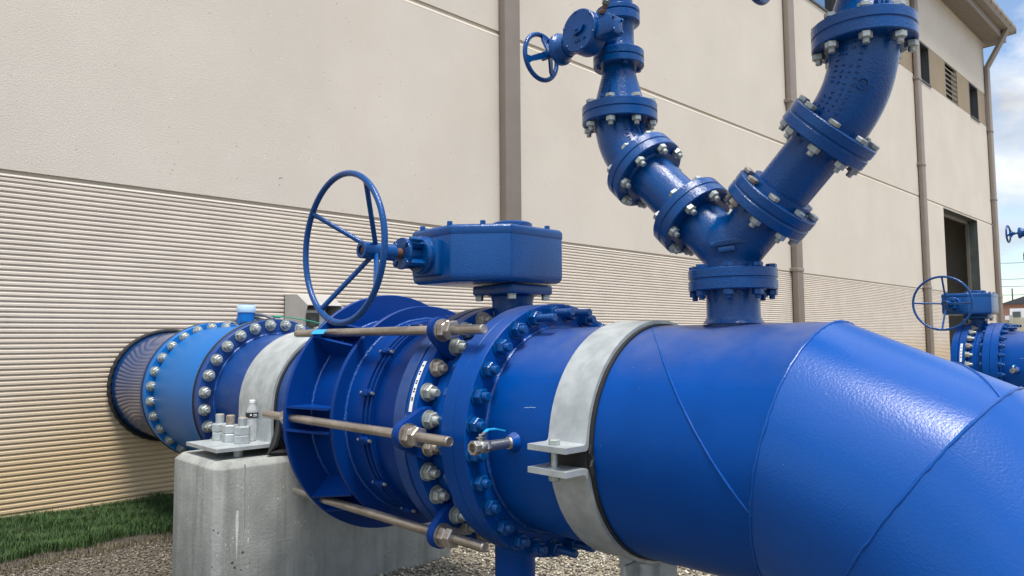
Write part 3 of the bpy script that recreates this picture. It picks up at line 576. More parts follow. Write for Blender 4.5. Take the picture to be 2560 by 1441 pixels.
for t in ROD_A:
    c_, s_ = cos(radians(t)), sin(radians(t)); er = Vector((c_, 0, s_)); et = Vector((-s_, 0, c_))
    for k in (-1, 1):
        o_ = Vector((a, 0, b_)) + et * (k * .052 - .005)
        f = MB(); f.prism([(.44, 3.129), (RA - .004, 3.129), (RB + .004, 2.857), (.44, 2.857)], o_, er, YD, et, .010); part('gusset', f, 'blue_dark', hc, smooth=0)
    rc = Vector((a, 0, b_)) + er * .55
    f = MB(); pr = [(.015, 1.985), (.0185, 1.989)]; y = 1.99
    while y < 2.20: pr += [(.0187, y), (.0180, y + .003)]; y += .006
    pr += [(.0190, 2.21), (.0190, 3.10)]; y = 3.10
    while y < 3.40: pr += [(.0187, y), (.0180, y + .003)]; y += .006
    pr += [(.0185, 3.40), (.015, 3.405)]
    f.lathe(pr, rc, YD, 20, uv=UV); f.lathe([(.0001, 1.986), (.013, 1.986), (.0135, 1.983), (.016, 1.983), (.0175, 1.987)], rc, YD, 20, uv=UV, caps=False)
    ro = part('tie_rod', f, 'rod_steel', hc)
    f = MB(); f.lathe([(.045, 2.222), (.045, 2.228)], rc, YD, 28, uv=UV); part('washer', f, 'rod_steel', ro, smooth=30)
    f = MB(); f.hexn(rc + YD * 2.222, (0, -1, 0), .068, .034, random.uniform(0, 60)); part('nut', f, 'rod_steel', ro, smooth=30)
    f = MB(); f.hexn(rc + YD * 2.186, (0, -1, 0), .068, .032, random.uniform(0, 60)); part('nut', f, 'rod_steel', ro, smooth=30)
    f = MB(); f.hexn(rc + YD * 3.157, (0, 1, 0), .064, .036, 10); part('nut', f, 'rod_steel', ro, smooth=30)
    # lug
    f = MB()
    if t in (180, 0):
        pts = [(.60 - .05 * (1 - cos(radians(q))) - .0, .05 * sin(radians(q))) for q in range(-70, 71, 14)]
        pts = [(.55 + .052 * cos(radians(q)), .052 * sin(radians(q))) for q in range(-60, 61, 12)] + [(.457 + .045 * cos(radians(q)), .058 + .042 * sin(radians(q))) for q in range(50, 181, 16)] + [(.457 + .045 * cos(radians(q)), -.058 + .042 * sin(radians(q))) for q in range(180, 311, 16)]
    else:
        pts = [(.55 + .052 * cos(radians(q)), .052 * sin(radians(q))) for q in range(-90, 91, 12)] + [(.457 + .05 * cos(radians(q)), .052 * sin(radians(q))) for q in range(90, 271, 15)]
    f.prism(pts, Vector((a, 2.228, b_)), er, et, YD, .035, bev=.003); part('lug', f, 'blue_dark', hc, smooth=30)
# follower clips with small bolts
for t in (113, 138, 163.5, 189, 215, 241, 267, 293, 318, 345, 10, 36, 62, 88):
    p = ringpts(a, b_, 2.69, .452, t); er = Vector((cos(radians(t)), 0, sin(radians(t)))); et = Vector((-er.z, 0, er.x)); Rm = Matrix((et, YD, er)).transposed()
    f = MB(); f.box(p, (.030, .050, .026), R=Rm, bev=.006); f.hexn(p + Vector((0, -.025, 0)), (0, -1, 0), .024, .012, 15); ck = part('clip', f, 'blue_dark', hc)
    f = MB(); f.cyl(p + Vector((0, .045, 0)), p + Vector((0, -.05, 0)), .0068, 12); part('stud', f, 'bolt_galvanized', ck)
part('tape', MB().prism([(.0, 0), (.028, 0), (.028, .115), (.0, .115)], Vector((a, 3.03, b_)) + Vector((cos(radians(137)), 0, sin(radians(137)))) * .5905 , Vector((-sin(radians(137)), 0, cos(radians(137)))), YD, Vector((cos(radians(137)), 0, sin(radians(137)))), .003), 'cyan_tape', hc, smooth=0)
# rear flange of the joint
f = MB(); ylathe(f, flange_prof(.492, 2.345, 2.412)); ylathe(f, flange_prof(.455, 2.335, 2.346)); part('flange', f, 'blue_dull', hc)

# --- main butterfly valve
def build_valve(A, label, harness=True, wheel_roll=35, group='gear operated butterfly valves on the main pipes'):
    v = thing('butterfly_valve', label, 'valve', (A, 2.2, b_), group)
    f = MB(); ylathe(f, flange_prof(.492, 2.268, 2.332), A=A); part('flange', f, 'blue_paint', v)
    f = MB(); ylathe(f, [(.40, 2.30), (.415, 2.268), (.418, 2.262), (.43, 2.255), (.43, 2.20), (.418, 2.192), (.418, 2.13), (.43, 2.112), (.40, 2.10)], A=A, caps=False); part('body', f, 'blue_paint', v)
    f = MB(); ylathe(f, flange_prof(.492, 2.044, 2.110), A=A); part('flange', f, 'blue_paint', v)
    rb = random.Random(3)
    for k in range(28):
        t = OFF + k * 360 / 28; me_ = rb.choice([BOLT_GREY, BOLT_GREY, BOLT_GREY, BOLT_GREY_B, BOLT_GREY_C])
        on_lug = harness and any(abs((t - q + 180) % 360 - 180) < 7 for q in (0, 180, 135, 225, 45, 315))
        inst('bolt', me_, ringpts(A, b_, 2.227 if on_lug else 2.266, .457, t), (0, -1, 0), v, roll=rb.uniform(0, 1.04))
    if not harness:
        f = MB(); ylathe(f, [(.0, 2.40), (.492, 2.40), (.492, 2.336), (.0, 2.336)], A=A, caps=False); part('blind_flange', f, 'blue_paint', v)
    # neck and top plate
    sy = 2.238
    f = MB(); f.lathe([(.12, -.02), (.105, .03), (.090, .06), (.0875, .09), (.0875, .235), (.093, .255), (.11, .262)], (A, sy, -.075), (0, 0, 1), 40); f.box((A, sy, .2085), (.245, .245, .043), bev=.01)
    part('stem_neck', f, 'blue_cast', v)
    for dx, dy in ((-.1, -.1), (-.1, .1), (.1, -.1), (.1, .1)):
        f = MB(); f.lathe([(.019, 0), (.019, -.003)], (A + dx, sy + dy, .187), (0, 0, 1), 20); f.hexn((A + dx, sy + dy, .184), (0, 0, -1), .030, .019, 12); part('bolt', f, 'bolt_galvanized', v)
    # gear housing: box with a chamfered corner
    pl = [(1.818, 2.245), (1.985, 2.068), (2.285, 2.068), (2.285, 2.50), (1.818, 2.50)]
    pl = [(x - a + A, y) for x, y in pl]
    def grow(k, poly):
        cx2 = sum(p[0] for p in poly) / len(poly); cy2 = sum(p[1] for p in poly) / len(poly)
        return [(cx2 + (x - cx2) * k, cy2 + (y - cy2) * k) for x, y in poly]
    f = MB(); n = len(pl); rings = [(grow(.93, pl), .233), (grow(.985, pl), .243), (pl, .262), (pl, .440), (pl, .4200)]
    vs = []; fs = []
    for poly, z in rings[:4]: vs += [(x, y, z) for x, y in poly]
    for j in range(3): fs += [(j * n + i, j * n + (i + 1) % n, (j + 1) * n + (i + 1) % n, (j + 1) * n + i) for i in range(n)]
    fs += [tuple(range(n - 1, -1, -1)), tuple(3 * n + i for i in range(n))]
    bm = bmesh.new(); bv = [bm.verts.new(p) for p in vs]; [bm.faces.new([bv[i] for i in q]) for q in fs]
    bmesh.ops.bevel(bm, geom=bm.edges[:], offset=.006, segments=2, affect='EDGES', profile=.5); bm.verts.index_update()
    f.add([x_.co.copy() for x_ in bm.verts], [[x_.index for x_ in q.verts] for q in bm.faces]); bm.free()
    f.b2((A - .365, 2.30, .26), (A - .325, 2.465, .41), bev=.012)
    gh = part('gear_housing', f, 'blue_cast', v)
    f = MB(); vs = [(x, y, .4215) for x, y in grow(1.006, pl)] + [(x, y, .452) for x, y in grow(1.006, pl)] + [(x, y, .463) for x, y in grow(.965, pl)]
    fs = [(j * n + i, j * n + (i + 1) % n, (j + 1) * n + (i + 1) % n, (j + 1) * n + i) for j in range(2) for i in range(n)] + [tuple(range(n - 1, -1, -1)), tuple(2 * n + i for i in range(n))]
    bm = bmesh.new(); bv = [bm.verts.new(p) for p in vs]; [bm.faces.new([bv[i] for i in q]) for q in fs]
    bmesh.ops.bevel(bm, geom=bm.edges[:], offset=.004, segments=2, affect='EDGES', profile=.5); bm.verts.index_update()
    f.add([x_.co.copy() for x_ in bm.verts], [[x_.index for x_ in q.verts] for q in bm.faces]); bm.free()
    f.lathe([(.088, .455), (.088, .494), (.08, .50)], (A, sy, 0), (0, 0, 1), 40)
    part('lid', f, 'blue_cast', gh)
    for x, y in ((1.835, 2.45), (1.835, 2.27), (1.92, 2.165), (2.06, 2.095), (2.22, 2.095), (2.265, 2.3)):
        f = MB(); f.hexn((x - a + A, y, .460), (0, 0, 1), .022, .018, 10); f.lathe([(.014, 0), (.014, .008)], (x - a + A, y, .452), (0, 0, 1), 12); part('lid_bolt', f, 'blue_cast', gh)
    # worm input housing along -X
    Yh, Zh = 2.382, .346; X_ = lambda x: Vector((x - a + A, Yh, Zh)); UX = (Vector((0, 1, 0)), Vector((0, 0, 1)))
    f = MB(); f.lathe([(.078, 0), (.078, -.03), (.072, -.036), (.072, -.046)], X_(1.80), (1, 0, 0), 40, uv=UX); f.cyl(X_(1.76), X_(1.675), .034, 24)
    for k in range(4):
        t = radians(45 + 90 * k); f.box(X_(1.715) + Vector((0, cos(t), sin(t))) * .052, (.09, .028, .022), R=Matrix.Rotation(t, 3, 'X'), bev=.004)
    f.box(X_(1.715) + Vector((0, -.035, .045)), (.06, .05, .02), R=Matrix.Rotation(radians(-40), 3, 'X'), bev=.008)
    f.lathe([(.03, 0), (.062, 0), (.064, -.003), (.064, -.012), (.062, -.015), (.03, -.015)], X_(1.690), (1, 0, 0), 40, uv=UX)
    wh = part('worm_housing', f, 'blue_cast', gh)
    f = MB(); f.cyl(X_(1.62), X_(1.69), .020, 20); part('shaft', f, 'rust', gh)
    # handwheel
    XR = 1.412 - a + A; f = MB(); n = 96
    f.tube([(XR, Yh + .279 * cos(2 * pi * i / n), Zh + .279 * sin(2 * pi * i / n)) for i in range(n)], .0118, 14, closed=True); hw = part('handwheel', f, 'blue_cast', v)
    for k in range(4):
        t = radians(wheel_roll + 90 * k); e_ = Vector((0, cos(t), sin(t)))
        f = MB(); f.cyl(Vector((XR + .002, Yh, Zh)) + e_ * .272, Vector((XR + .135, Yh, Zh)) + e_ * .028, .0098, 14); part('spoke', f, 'blue_cast', hw)
    f = MB(); f.lathe([(.018, -.001), (.018, .02), (.018, 0), (.032, 0), (.0335, .002), (.0335, .148), (.031, .150), (.02, .150)], X_(1.492), (1, 0, 0), 32, uv=UX, caps=False); part('hub', f, 'blue_cast', hw)
    f = MB(); f.cyl(X_(1.500), X_(1.64), .0175, 20); part('bore', f, 'rust', hw)
    # white marker strip on the flange rim
    f = MB(); n = 20; y0, y1 = 2.292, 2.313
    vs = [ringpts(A, b_, y, .4935, 147 + 24 * i / n) for i in range(n + 1) for y in (y0, y1)]; f.add(vs, [(2 * i, 2 * i + 1, 2 * i + 3, 2 * i + 2) for i in range(n)])
    tg = part('marker_strip', f, 'white_plastic', v, smooth=60)
    f = MB()
    for q in (149, 152.0, 153.2, 156.5, 157.6, 160.3, 161.5, 164.4, 165.3):
        vs = [ringpts(A, b_, y, .4942, q + dq) for dq in (0, .75) for y in (y0 + .005, y1 - .005)]; f.add(vs, [(0, 1, 3, 2)])
    part('marks', f, 'label_dark', tg, smooth=60)
    return v
bv1 = build_valve(a, 'large blue butterfly valve with gear box and dished four-spoke handwheel in the foreground')

# --- main pipe with mitred elbow
def elbow_geo(A=a):
    """returns axis stations and mitre normals"""
    P = [Vector((A, 1.975, b_)), Vector((A, .94, b_))]; ph = 0; Ls = [.30, .30, .30, .30]
    for L_ in Ls:
        ph += 22.5; P.append(P[-1] + Vector((0, -cos(radians(ph)), -sin(radians(ph)))) * L_)
    return P
def build_main(A, label, full=True):
    v = thing('main_pipe', label, 'pipe', (A, 1.5, b_), 'large blue main pipes')
    P = elbow_geo(A); n = 128
    dirs = [(P[i + 1] - P[i]).normalized() for i in range(len(P) - 1)]
    rings = []
    for i, p in enumerate(P):
        if i == 0: nrm = dirs[0]
        elif i == len(P) - 1: nrm = dirs[-1]
        else: nrm = (dirs[i - 1] + dirs[i]).normalized()
        d = dirs[max(0, i - 1)]; v_ = Vector((0, -d.z, d.y)); v_ = v_ if v_.z >= 0 else -v_
        v_ = Vector((0, d.z, -d.y)) if Vector((0, d.z, -d.y)).z > 0 else Vector((0, -d.z, d.y))
        ring = []
        for k in range(n):
            t = 2 * pi * k / n; off = Vector((1, 0, 0)) * (R * cos(t)) + v_ * (R * sin(t)); s_ = -off.dot(nrm) / d.dot(nrm); ring.append(p + off + d * s_)
        rings.append(ring)
    for i in range(len(P) - 1):
        # several rings per piece so light falls evenly
        f = MB(); m_ = 6; vs = []
        for j in range(m_ + 1): vs += [rings[i][k].lerp(rings[i + 1][k], j / m_) for k in range(n)]
        f.add(vs, [(j * n + k, j * n + (k + 1) % n, (j + 1) * n + (k + 1) % n, (j + 1) * n + k) for j in range(m_) for k in range(n)])
        part('pipe_section', f, 'blue_elbow' if i else 'blue_paint', v, smooth=60)
    rr = random.Random(2)
    for i in range(1, len(P) - 1):
        f = MB(); c_ = P[i]; f.tube([c_ + (q - c_) * (1 + .0006 + .0016 * rr.random()) + Vector((0, rr.uniform(-.0015, .0015), 0)) for q in rings[i]], [rr.uniform(.0026, .0048) for _ in rings[i]], 8, closed=True); part('weld_bead', f, 'blue_elbow', v)
    def hx(t): return 1.463 - (t - 102) * .502 / 93.4
    f = MB(); f.tube([ringpts(A, b_, hx(t), R + rr.uniform(-.0003, .001), t) for t in np.arange(30, 197, 2)], [rr.uniform(.0026, .0042) for t in np.arange(30, 197, 2)], 8); part('weld_bead', f, 'blue_elbow', v)
    # spiral seam on the second piece
    d = dirs[1]; vv = Vector((0, -sin(radians(22.5)), cos(radians(22.5)))); vv = Vector((0, d.z, -d.y)); vv = vv if vv.z > 0 else -vv
    f = MB(); f.tube([P[1] + d * (.372 - (108 - t) * .0054) + (Vector((1, 0, 0)) * cos(radians(t)) + vv * sin(radians(t))) * (R + .0005) for t in range(60, 110, 3)], .0035, 6); part('weld_bead', f, 'blue_elbow', v)
    f = MB(); ylathe(f, flange_prof(.492, 1.972, 2.042), A=A); part('flange', f, 'blue_paint', v)
    f = MB(); n2 = 150; f.tube([ringpts(A, b_, 1.968 + rr.uniform(-.001, .001), R + .003 + rr.uniform(-.001, .001), 360 * i / n2) for i in range(n2)], .009, 8, closed=True); part('weld_bead', f, 'weld', v)
    bolt_circle(v, BOLT_BLUE, 1.971, A=A, long=(lambda t: 80 < t < 112 or 262 < t < 285, BOLT_BLUE_LONG))
    # branch outlet
    f = MB(); f.lathe([(.098, .006), (.090, .016), (.0843, .028), (.0843, .125)], (A, 1.205, .040), (0, 0, 1), 48); f.lathe([(.0843, .0), (.0843, .05)], (A, 1.205, .0), (0, 0, 1), 48)
    part('branch_outlet', f, 'blue_cast', v)
    f = MB(); f.lathe([(.05, 0), (.137, 0), (.140, .003), (.140, .030), (.137, .033), (.05, .033)], (A, 1.205, .152), (0, 0, 1), 64); part('branch_flange', f, 'blue_cast', v)
    # drain boss
    f = MB(); f.lathe([(.036, 0), (.030, .012), (.024, .03)], (A - R + .004, 1.825, b_ - .002), (-1, 0, 0), 28); part('drain_boss', f, 'blue_paint', v)
    # paint scratch
    f = MB(); rr2 = random.Random(8); pts = []
    for i in range(9): pts.append(ringpts(A, b_, 1.80 - .009 * i, R + .0006, 163 - .12 * i + rr2.uniform(-.15, .15)))
    f.tube(pts[1:8], .0006, 4); part('scratch', f, 'pale_blue', v)
    return v
mp1 = build_main(a, 'bright blue main pipe with mitred elbow bending down toward the viewer')
# --- ball valve
bvv = thing('ball_valve', 'small stainless ball valve with light blue lever screwed into the side of the main pipe', 'ball valve', (1.65, 1.825, b_))
o_ = Vector((a - R - .022, 1.825, b_ - .002)); xm = Vector((-1, 0, 0))
f = MB(); f.cyl(o_, o_ + xm * .105, .0172, 24); f.lathe([(.020, 0), (.022, .004), (.020, .009)], o_, xm, 24); part('nipple', f, 'stainless', bvv)
f = MB(); q = o_ + xm * .098
f.hexn(q, xm, .040, .020, 12, ch=.06); f.lathe([(.0205, .018), (.0215, .022), (.0215, .040), (.019, .044)], q, xm, 28); f.hexn(q + xm * .042, xm, .042, .006, 0, ch=.05)
f.lathe([(.012, .03), (.016, .036), (.016, .070), (.0235, .070), (.0245, .067), (.0245, .046), (.02, .044)], q, xm, 8, phase=22, caps=False)
f.cyl(q + xm * .032, q + xm * .032 + Vector((0, 0, .034)), .009, 16); f.box(q + xm * .032 + Vector((0, 0, .030)), (.024, .020, .004)); f.hexn(q + xm * .032 + Vector((0, 0, .034)), (0, 0, 1), .014, .008, 0)
bb = part('body', f, 'stainless', bvv)
f = MB(); c0 = q + xm * .032 + Vector((0, 0, .034)); f.box(c0 + Vector((.008, 0, .006)), (.030, .014, .003), R=Matrix.Rotation(radians(-35), 3, 'Y')); part('lever_root', f, 'stainless', bvv, smooth=0)
f = MB(); f.prism([(0, 0), (.015, .008), (.05, .008), (.09, -.002), (.09, -.006), (.05, .003), (.015, .004), (0, -.004)], c0 + Vector((.016, -.007, .014)), (1, 0, 0), (0, 0, 1), (0, 1, 0), .014); part('lever', f, 'cyan_tape', bvv, smooth=30)

# =================================================================== RISERS (6 inch)
B6 = bolt_mesh('small_bolt', .031, .018, .0095, .014, clamp=.070, head_back=.013)
B6R = bolt_mesh('small_bolt_rusty', .031, .018, .0095, .014, clamp=.070, head_back=.013, mats=['bolt_rusty'])
B6B = bolt_mesh('small_bolt_blue', .031, .018, .0095, .012, clamp=.070, head_back=.013, mats='blue_cast')
def fl6(mb, o, d, r=.140, th=.032, hub=0, rin=.05):
    """flange starting at o going along d"""
    pr = [(rin, 0), (r - .003, 0), (r, .003), (r, th - .003), (r - .003, th), (rin, th)]
    if hub: pr = pr[:-1] + [(.104, th), (.102, th + hub), (rin, th + hub)]
    return mb.lathe(pr, o, d, 72)
def bolts6(parent, c, d, me, phase=22.5, r=.1205, n=8, alt=None):
    """bolts around centre c (joint plane), nuts on the +d side at 35 mm"""
    d = Vector(d).normalized(); u = Vector((1, 0, 0)); v = d.cross(u)
    for k in range(n):
        t = radians(phase + 360 / n * k); p = Vector(c) + (u * cos(t) + v * sin(t)) * r + d * .035
        inst('bolt', alt if (alt and k in (4, 5)) else me, p, d, parent, roll=random.uniform(0, 1))
def cast_marks(parent, fn, rows, cols, hgt, seed, mt='blue_cast'):
    """rows of small raised cast characters too worn to read; fn(s, t) -> (point, normal, along) on the surface"""
    rr = random.Random(seed); f = MB()
    for i in range(rows):
        for j in range(cols):
            if rr.random() < .12: continue
            p, nrm, al = fn(i, j); sd = nrm.cross(al).normalized(); Rm = Matrix((al, sd, nrm)).transposed()
            for _ in range(2):
                if rr.random() < .5: f.box(p + al * rr.uniform(-.3, .3) * hgt, (hgt * .24, hgt * 1.1, .007), R=Rm)
                else: f.box(p + sd * rr.uniform(-.35, .35) * hgt, (hgt * .7, hgt * .24, .007), R=Rm)
    return part('cast_lettering', f, mt, parent, smooth=0)
U1 = Vector((1, 0, 0)); Zv = Vector((0, 0, 1))
WC = Vector((a, 1.205, .273)); DL = Vector((0, 1, 1)).normalized(); DR = Vector((0, -1, 1)).normalized()
# wye: blend three branches into one casting
wy = thing('wye_fitting', 'blue cast iron Y fitting with raised lettering on top of the main pipe', 'pipe fitting', (a, 1.205, .19))
f = MB(); f.cyl((a, 1.205, .19), (a, 1.205, .33), .086, 48); f.cyl(WC - DL * .02, WC + DL * .175, .086, 48); f.cyl(WC - DR * .02, WC + DR * .175, .086, 48)
f.lathe([(.0, -.098), (.055, -.082), (.088, -.045), (.1, 0), (.088, .045), (.055, .082), (0, .098)], WC + Vector((0, 0, .03)), Zv, 40, caps=False)
def voxel(mb, vox, iters):
    me = bpy.data.meshes.new('v'); me.from_pydata([Vector(p) for p in mb.v], [], mb.f); ob = bpy.data.objects.new('v', me); S.collection.objects.link(ob)
    rm = ob.modifiers.new('r', 'REMESH'); rm.mode = 'VOXEL'; rm.voxel_size = vox; sm = ob.modifiers.new('s', 'SMOOTH'); sm.iterations = iters; sm.factor = .5
    dg = bpy.context.evaluated_depsgraph_get(); m2 = bpy.data.meshes.new_from_object(ob.evaluated_get(dg)); o_ = MB().add([v.co.copy() for v in m2.vertices], [tuple(p.vertices) for p in m2.polygons])
    bpy.data.objects.remove(ob); bpy.data.meshes.remove(m2); return o_
part('body', voxel(f, .006, 22), 'blue_cast', wy, smooth=80)
f = MB(); fl6(f, (a, 1.205, .189), Zv); part('flange', f, 'blue_cast', wy)
f = MB(); fl6(f, WC + DL * .168, DL); part('flange', f, 'blue_cast', wy)
f = MB(); fl6(f, WC + DR * .168, DR); part('flange', f, 'blue_cast', wy)
bolts6(wy, (a, 1.205, .187), -Zv, B6B)
bolts6(wy, WC + DL * .203, -DL, B6); bolts6(wy, WC + DR * .203, -DR, B6, alt=B6R)
tn = Vector((-.90, -.43, 0)).normalized(); tu = Vector((-tn.y, tn.x, 0)); tu = Vector((.43, -.90, 0)).normalized(); tv = Vector((-.0, .12, 1)).normalized()
pc = Vector((a, 1.205, .300)) + tn * .100
tu2 = (tu + Vector((0, 0, .10))).normalized(); nn_ = tu2.cross(Zv).normalized(); tv2 = nn_.cross(tu2) * -1 if nn_.cross(tu2).z < 0 else nn_.cross(tu2)
Rm = Matrix((tu2, tv2, tu2.cross(tv2))).transposed()
f = MB(); f.box(pc + tn * .0, (.118, .020, .010), R=Rm, bev=.004); f.box(pc - tv2 * .021 - tu2 * .01, (.052, .018, .012), R=Rm, bev=.004); part('cast_plate', f, 'blue_cast', wy)
nz = tu2.cross(tv2)
part('cast_lettering', text_mb('150PSI/250PSI', .0165, pc + nz * .0062, tu2, tv2, depth=.0022), 'blue_cast', wy, smooth=0)
for c_, d_ in (((a, 1.205, .1838), Zv), (WC + DL * .1995, DL), (WC + DR * .1995, DR)):
    f = MB(); f.lathe([(.06, 0), (.1365, 0), (.1365, .0066), (.06, .0066)], c_, d_, 64); part('gasket', f, 'blue_cast', wy)
# arms, elbows, reducers
def spool6(label, d, s0, s1, grp='short blue flanged pipes of the branch'):
    v = thing('flanged_pipe', label, 'pipe', WC + d * s0, grp)
    f = MB(); f.cyl(WC + d * s0, WC + d * s1, .0843, 56); part('pipe', f, 'blue_cast', v)
    f = MB(); fl6(f, WC + d * s0, d, hub=.022); part('flange', f, 'blue_cast', v)
    f = MB(); fl6(f, WC + d * s1, -d, hub=.010); part('flange', f, 'blue_cast', v); return v
la = spool6('left sloping flanged pipe with glossy highlight, between the wye and the lower elbow', DL, .2045, .476)
ra = spool6('shaded right sloping flanged pipe leading up from the wye to the nearest elbow', DR, .2045, .462)
def elbow6(label, d, s0, Yv, zf, seed):
    v = thing('pipe_elbow', label, 'pipe elbow', WC + d * s0, 'blue cast 45 degree elbows')
    p0 = WC + d * s0; sgn = 1 if d.y > 0 else -1
    cz = WC.z + (abs(Yv - WC.y)); corner = Vector((a, Yv, cz)); top = Vector((a, Yv, zf))
    t1 = (p0 - corner).length; t2 = zf - cz; t = min(t1, t2) * .93; pts = [p0]
    A0 = corner - d * t; B0 = corner + Zv * t; n = 14
    for k in range(n + 1):
        s_ = k / n; pts.append(A0 * (1 - s_) ** 2 + corner * 2 * s_ * (1 - s_) + B0 * s_ ** 2)
    pts.append(top); f = MB(); f.tube(pts, .093, 56); part('body', f, 'blue_cast', v, smooth=60)
    f = MB(); fl6(f, p0, d); part('flange', f, 'blue_cast', v)
    f = MB(); fl6(f, top, -Zv); part('flange', f, 'blue_cast', v)
    for c_, d_ in ((top - Zv * .001, Zv), (p0 - d * .0052, d)):
        f = MB(); f.lathe([(.06, 0), (.1365, 0), (.1365, .0062), (.06, .0062)], c_, d_, 64); part('gasket', f, 'blue_cast', v)
    bolts6(v, top + Zv * .002, -Zv, B6); bolts6(v, p0 - d * .002, -d, B6)
    # cast marks along the outside of the bend
    cam_d = Vector((-2.152, -Yv, 0)).normalized()
    def fn(i, j):
        s_ = .10 + .80 * j / 13; c_ = A0 * (1 - s_) ** 2 + corner * 2 * s_ * (1 - s_) + B0 * s_ ** 2; tg_ = ((corner - A0) * (1 - s_) + (B0 - corner) * s_).normalized()
        an = radians((-40 if sgn < 0 else 10) + i * 13); ax = (cam_d - tg_ * cam_d.dot(tg_)).normalized(); sd = tg_.cross(ax); nr = (ax * cos(an) + sd * sin(an)).normalized(); return c_ + nr * .0935, nr, tg_
    cast_marks(v, fn, 4, 14, .0085, seed)
    if sgn < 0:
        s_ = .5; c_ = A0 * .25 + corner * .5 + B0 * .25; tg_ = (B0 - A0).normalized(); ax = (cam_d - tg_ * cam_d.dot(tg_)).normalized(); nr = (ax * cos(radians(14)) + tg_.cross(ax) * sin(radians(14))).normalized(); pc = c_ + nr * .0945
        f = MB(); d_, u_, v_ = frame(nr); f.tube([pc + (u_ * cos(q) + v_ * sin(q)) * .015 for q in np.linspace(0, 2 * pi, 24)[:-1]], .003, 6, closed=True)
        f.box(pc, (.003, .016, .004), R=Matrix((u_, v_, nr)).transposed()); part('cast_emblem', f, 'blue_cast', v)
    return v
YL, YR, ZL, ZR = 1.650, .768, .8335, .864
el = elbow6('left 45 degree elbow turning the sloping pipe upright below the small valve', DL, .480, YL, ZL, 1)
er_ = elbow6('right 45 degree elbow with round emblem and cast lettering, nearest the viewer', DR, .466, YR, ZR, 2)
def reducer6(label, Y, z0, z1, seed):
    v = thing('pipe_reducer', label, 'pipe reducer', (a, Y, z0), 'blue tapered reducers on the risers')
    f = MB(); f.lathe([(.096, .028), (.0925, .036), (.088, .06), (.060, z1 - z0 - .04), (.0575, z1 - z0 - .02), (.0575, z1 - z0)], (a, Y, z0), Zv, 56); part('cone', f, 'blue_cast', v, smooth=50)
    f = MB(); fl6(f, (a, Y, z0), Zv); part('flange', f, 'blue_cast', v)
    f = MB(); f.lathe([(.05, 0), (.092, 0), (.095, -.003), (.095, -.024), (.092, -.027), (.05, -.027)], (a, Y, z1), Zv, 56); part('flange', f, 'blue_cast', v)
    cam_d = Vector((-2.152, -Y, 0)).normalized()
    base = -24 if Y > 1 else 24
    def fn(i, j):
        zz = z0 + .055 + (z1 - z0 - .115) * j / 8; r_ = .0925 + (.058 - .0925) * (zz - z0 - .05) / (z1 - z0 - .09); an = radians(base + i * 11 * (-1 if Y > 1 else 1)); sd = Zv.cross(cam_d); nr = (cam_d * cos(an) + sd * sin(an)).normalized(); return Vector((a, Y, zz)) + nr * r_, nr, Zv
    cast_marks(v, fn, 3, 9, .009, seed + 5); return v
ZV = 1.045
rl = reducer6('left tapered reducer below the small gear valve', YL, ZL + .003, ZV, 1)
rrr = reducer6('right tapered reducer with cast marks at the top edge of the view', YR, ZR + .003, ZV, 2)
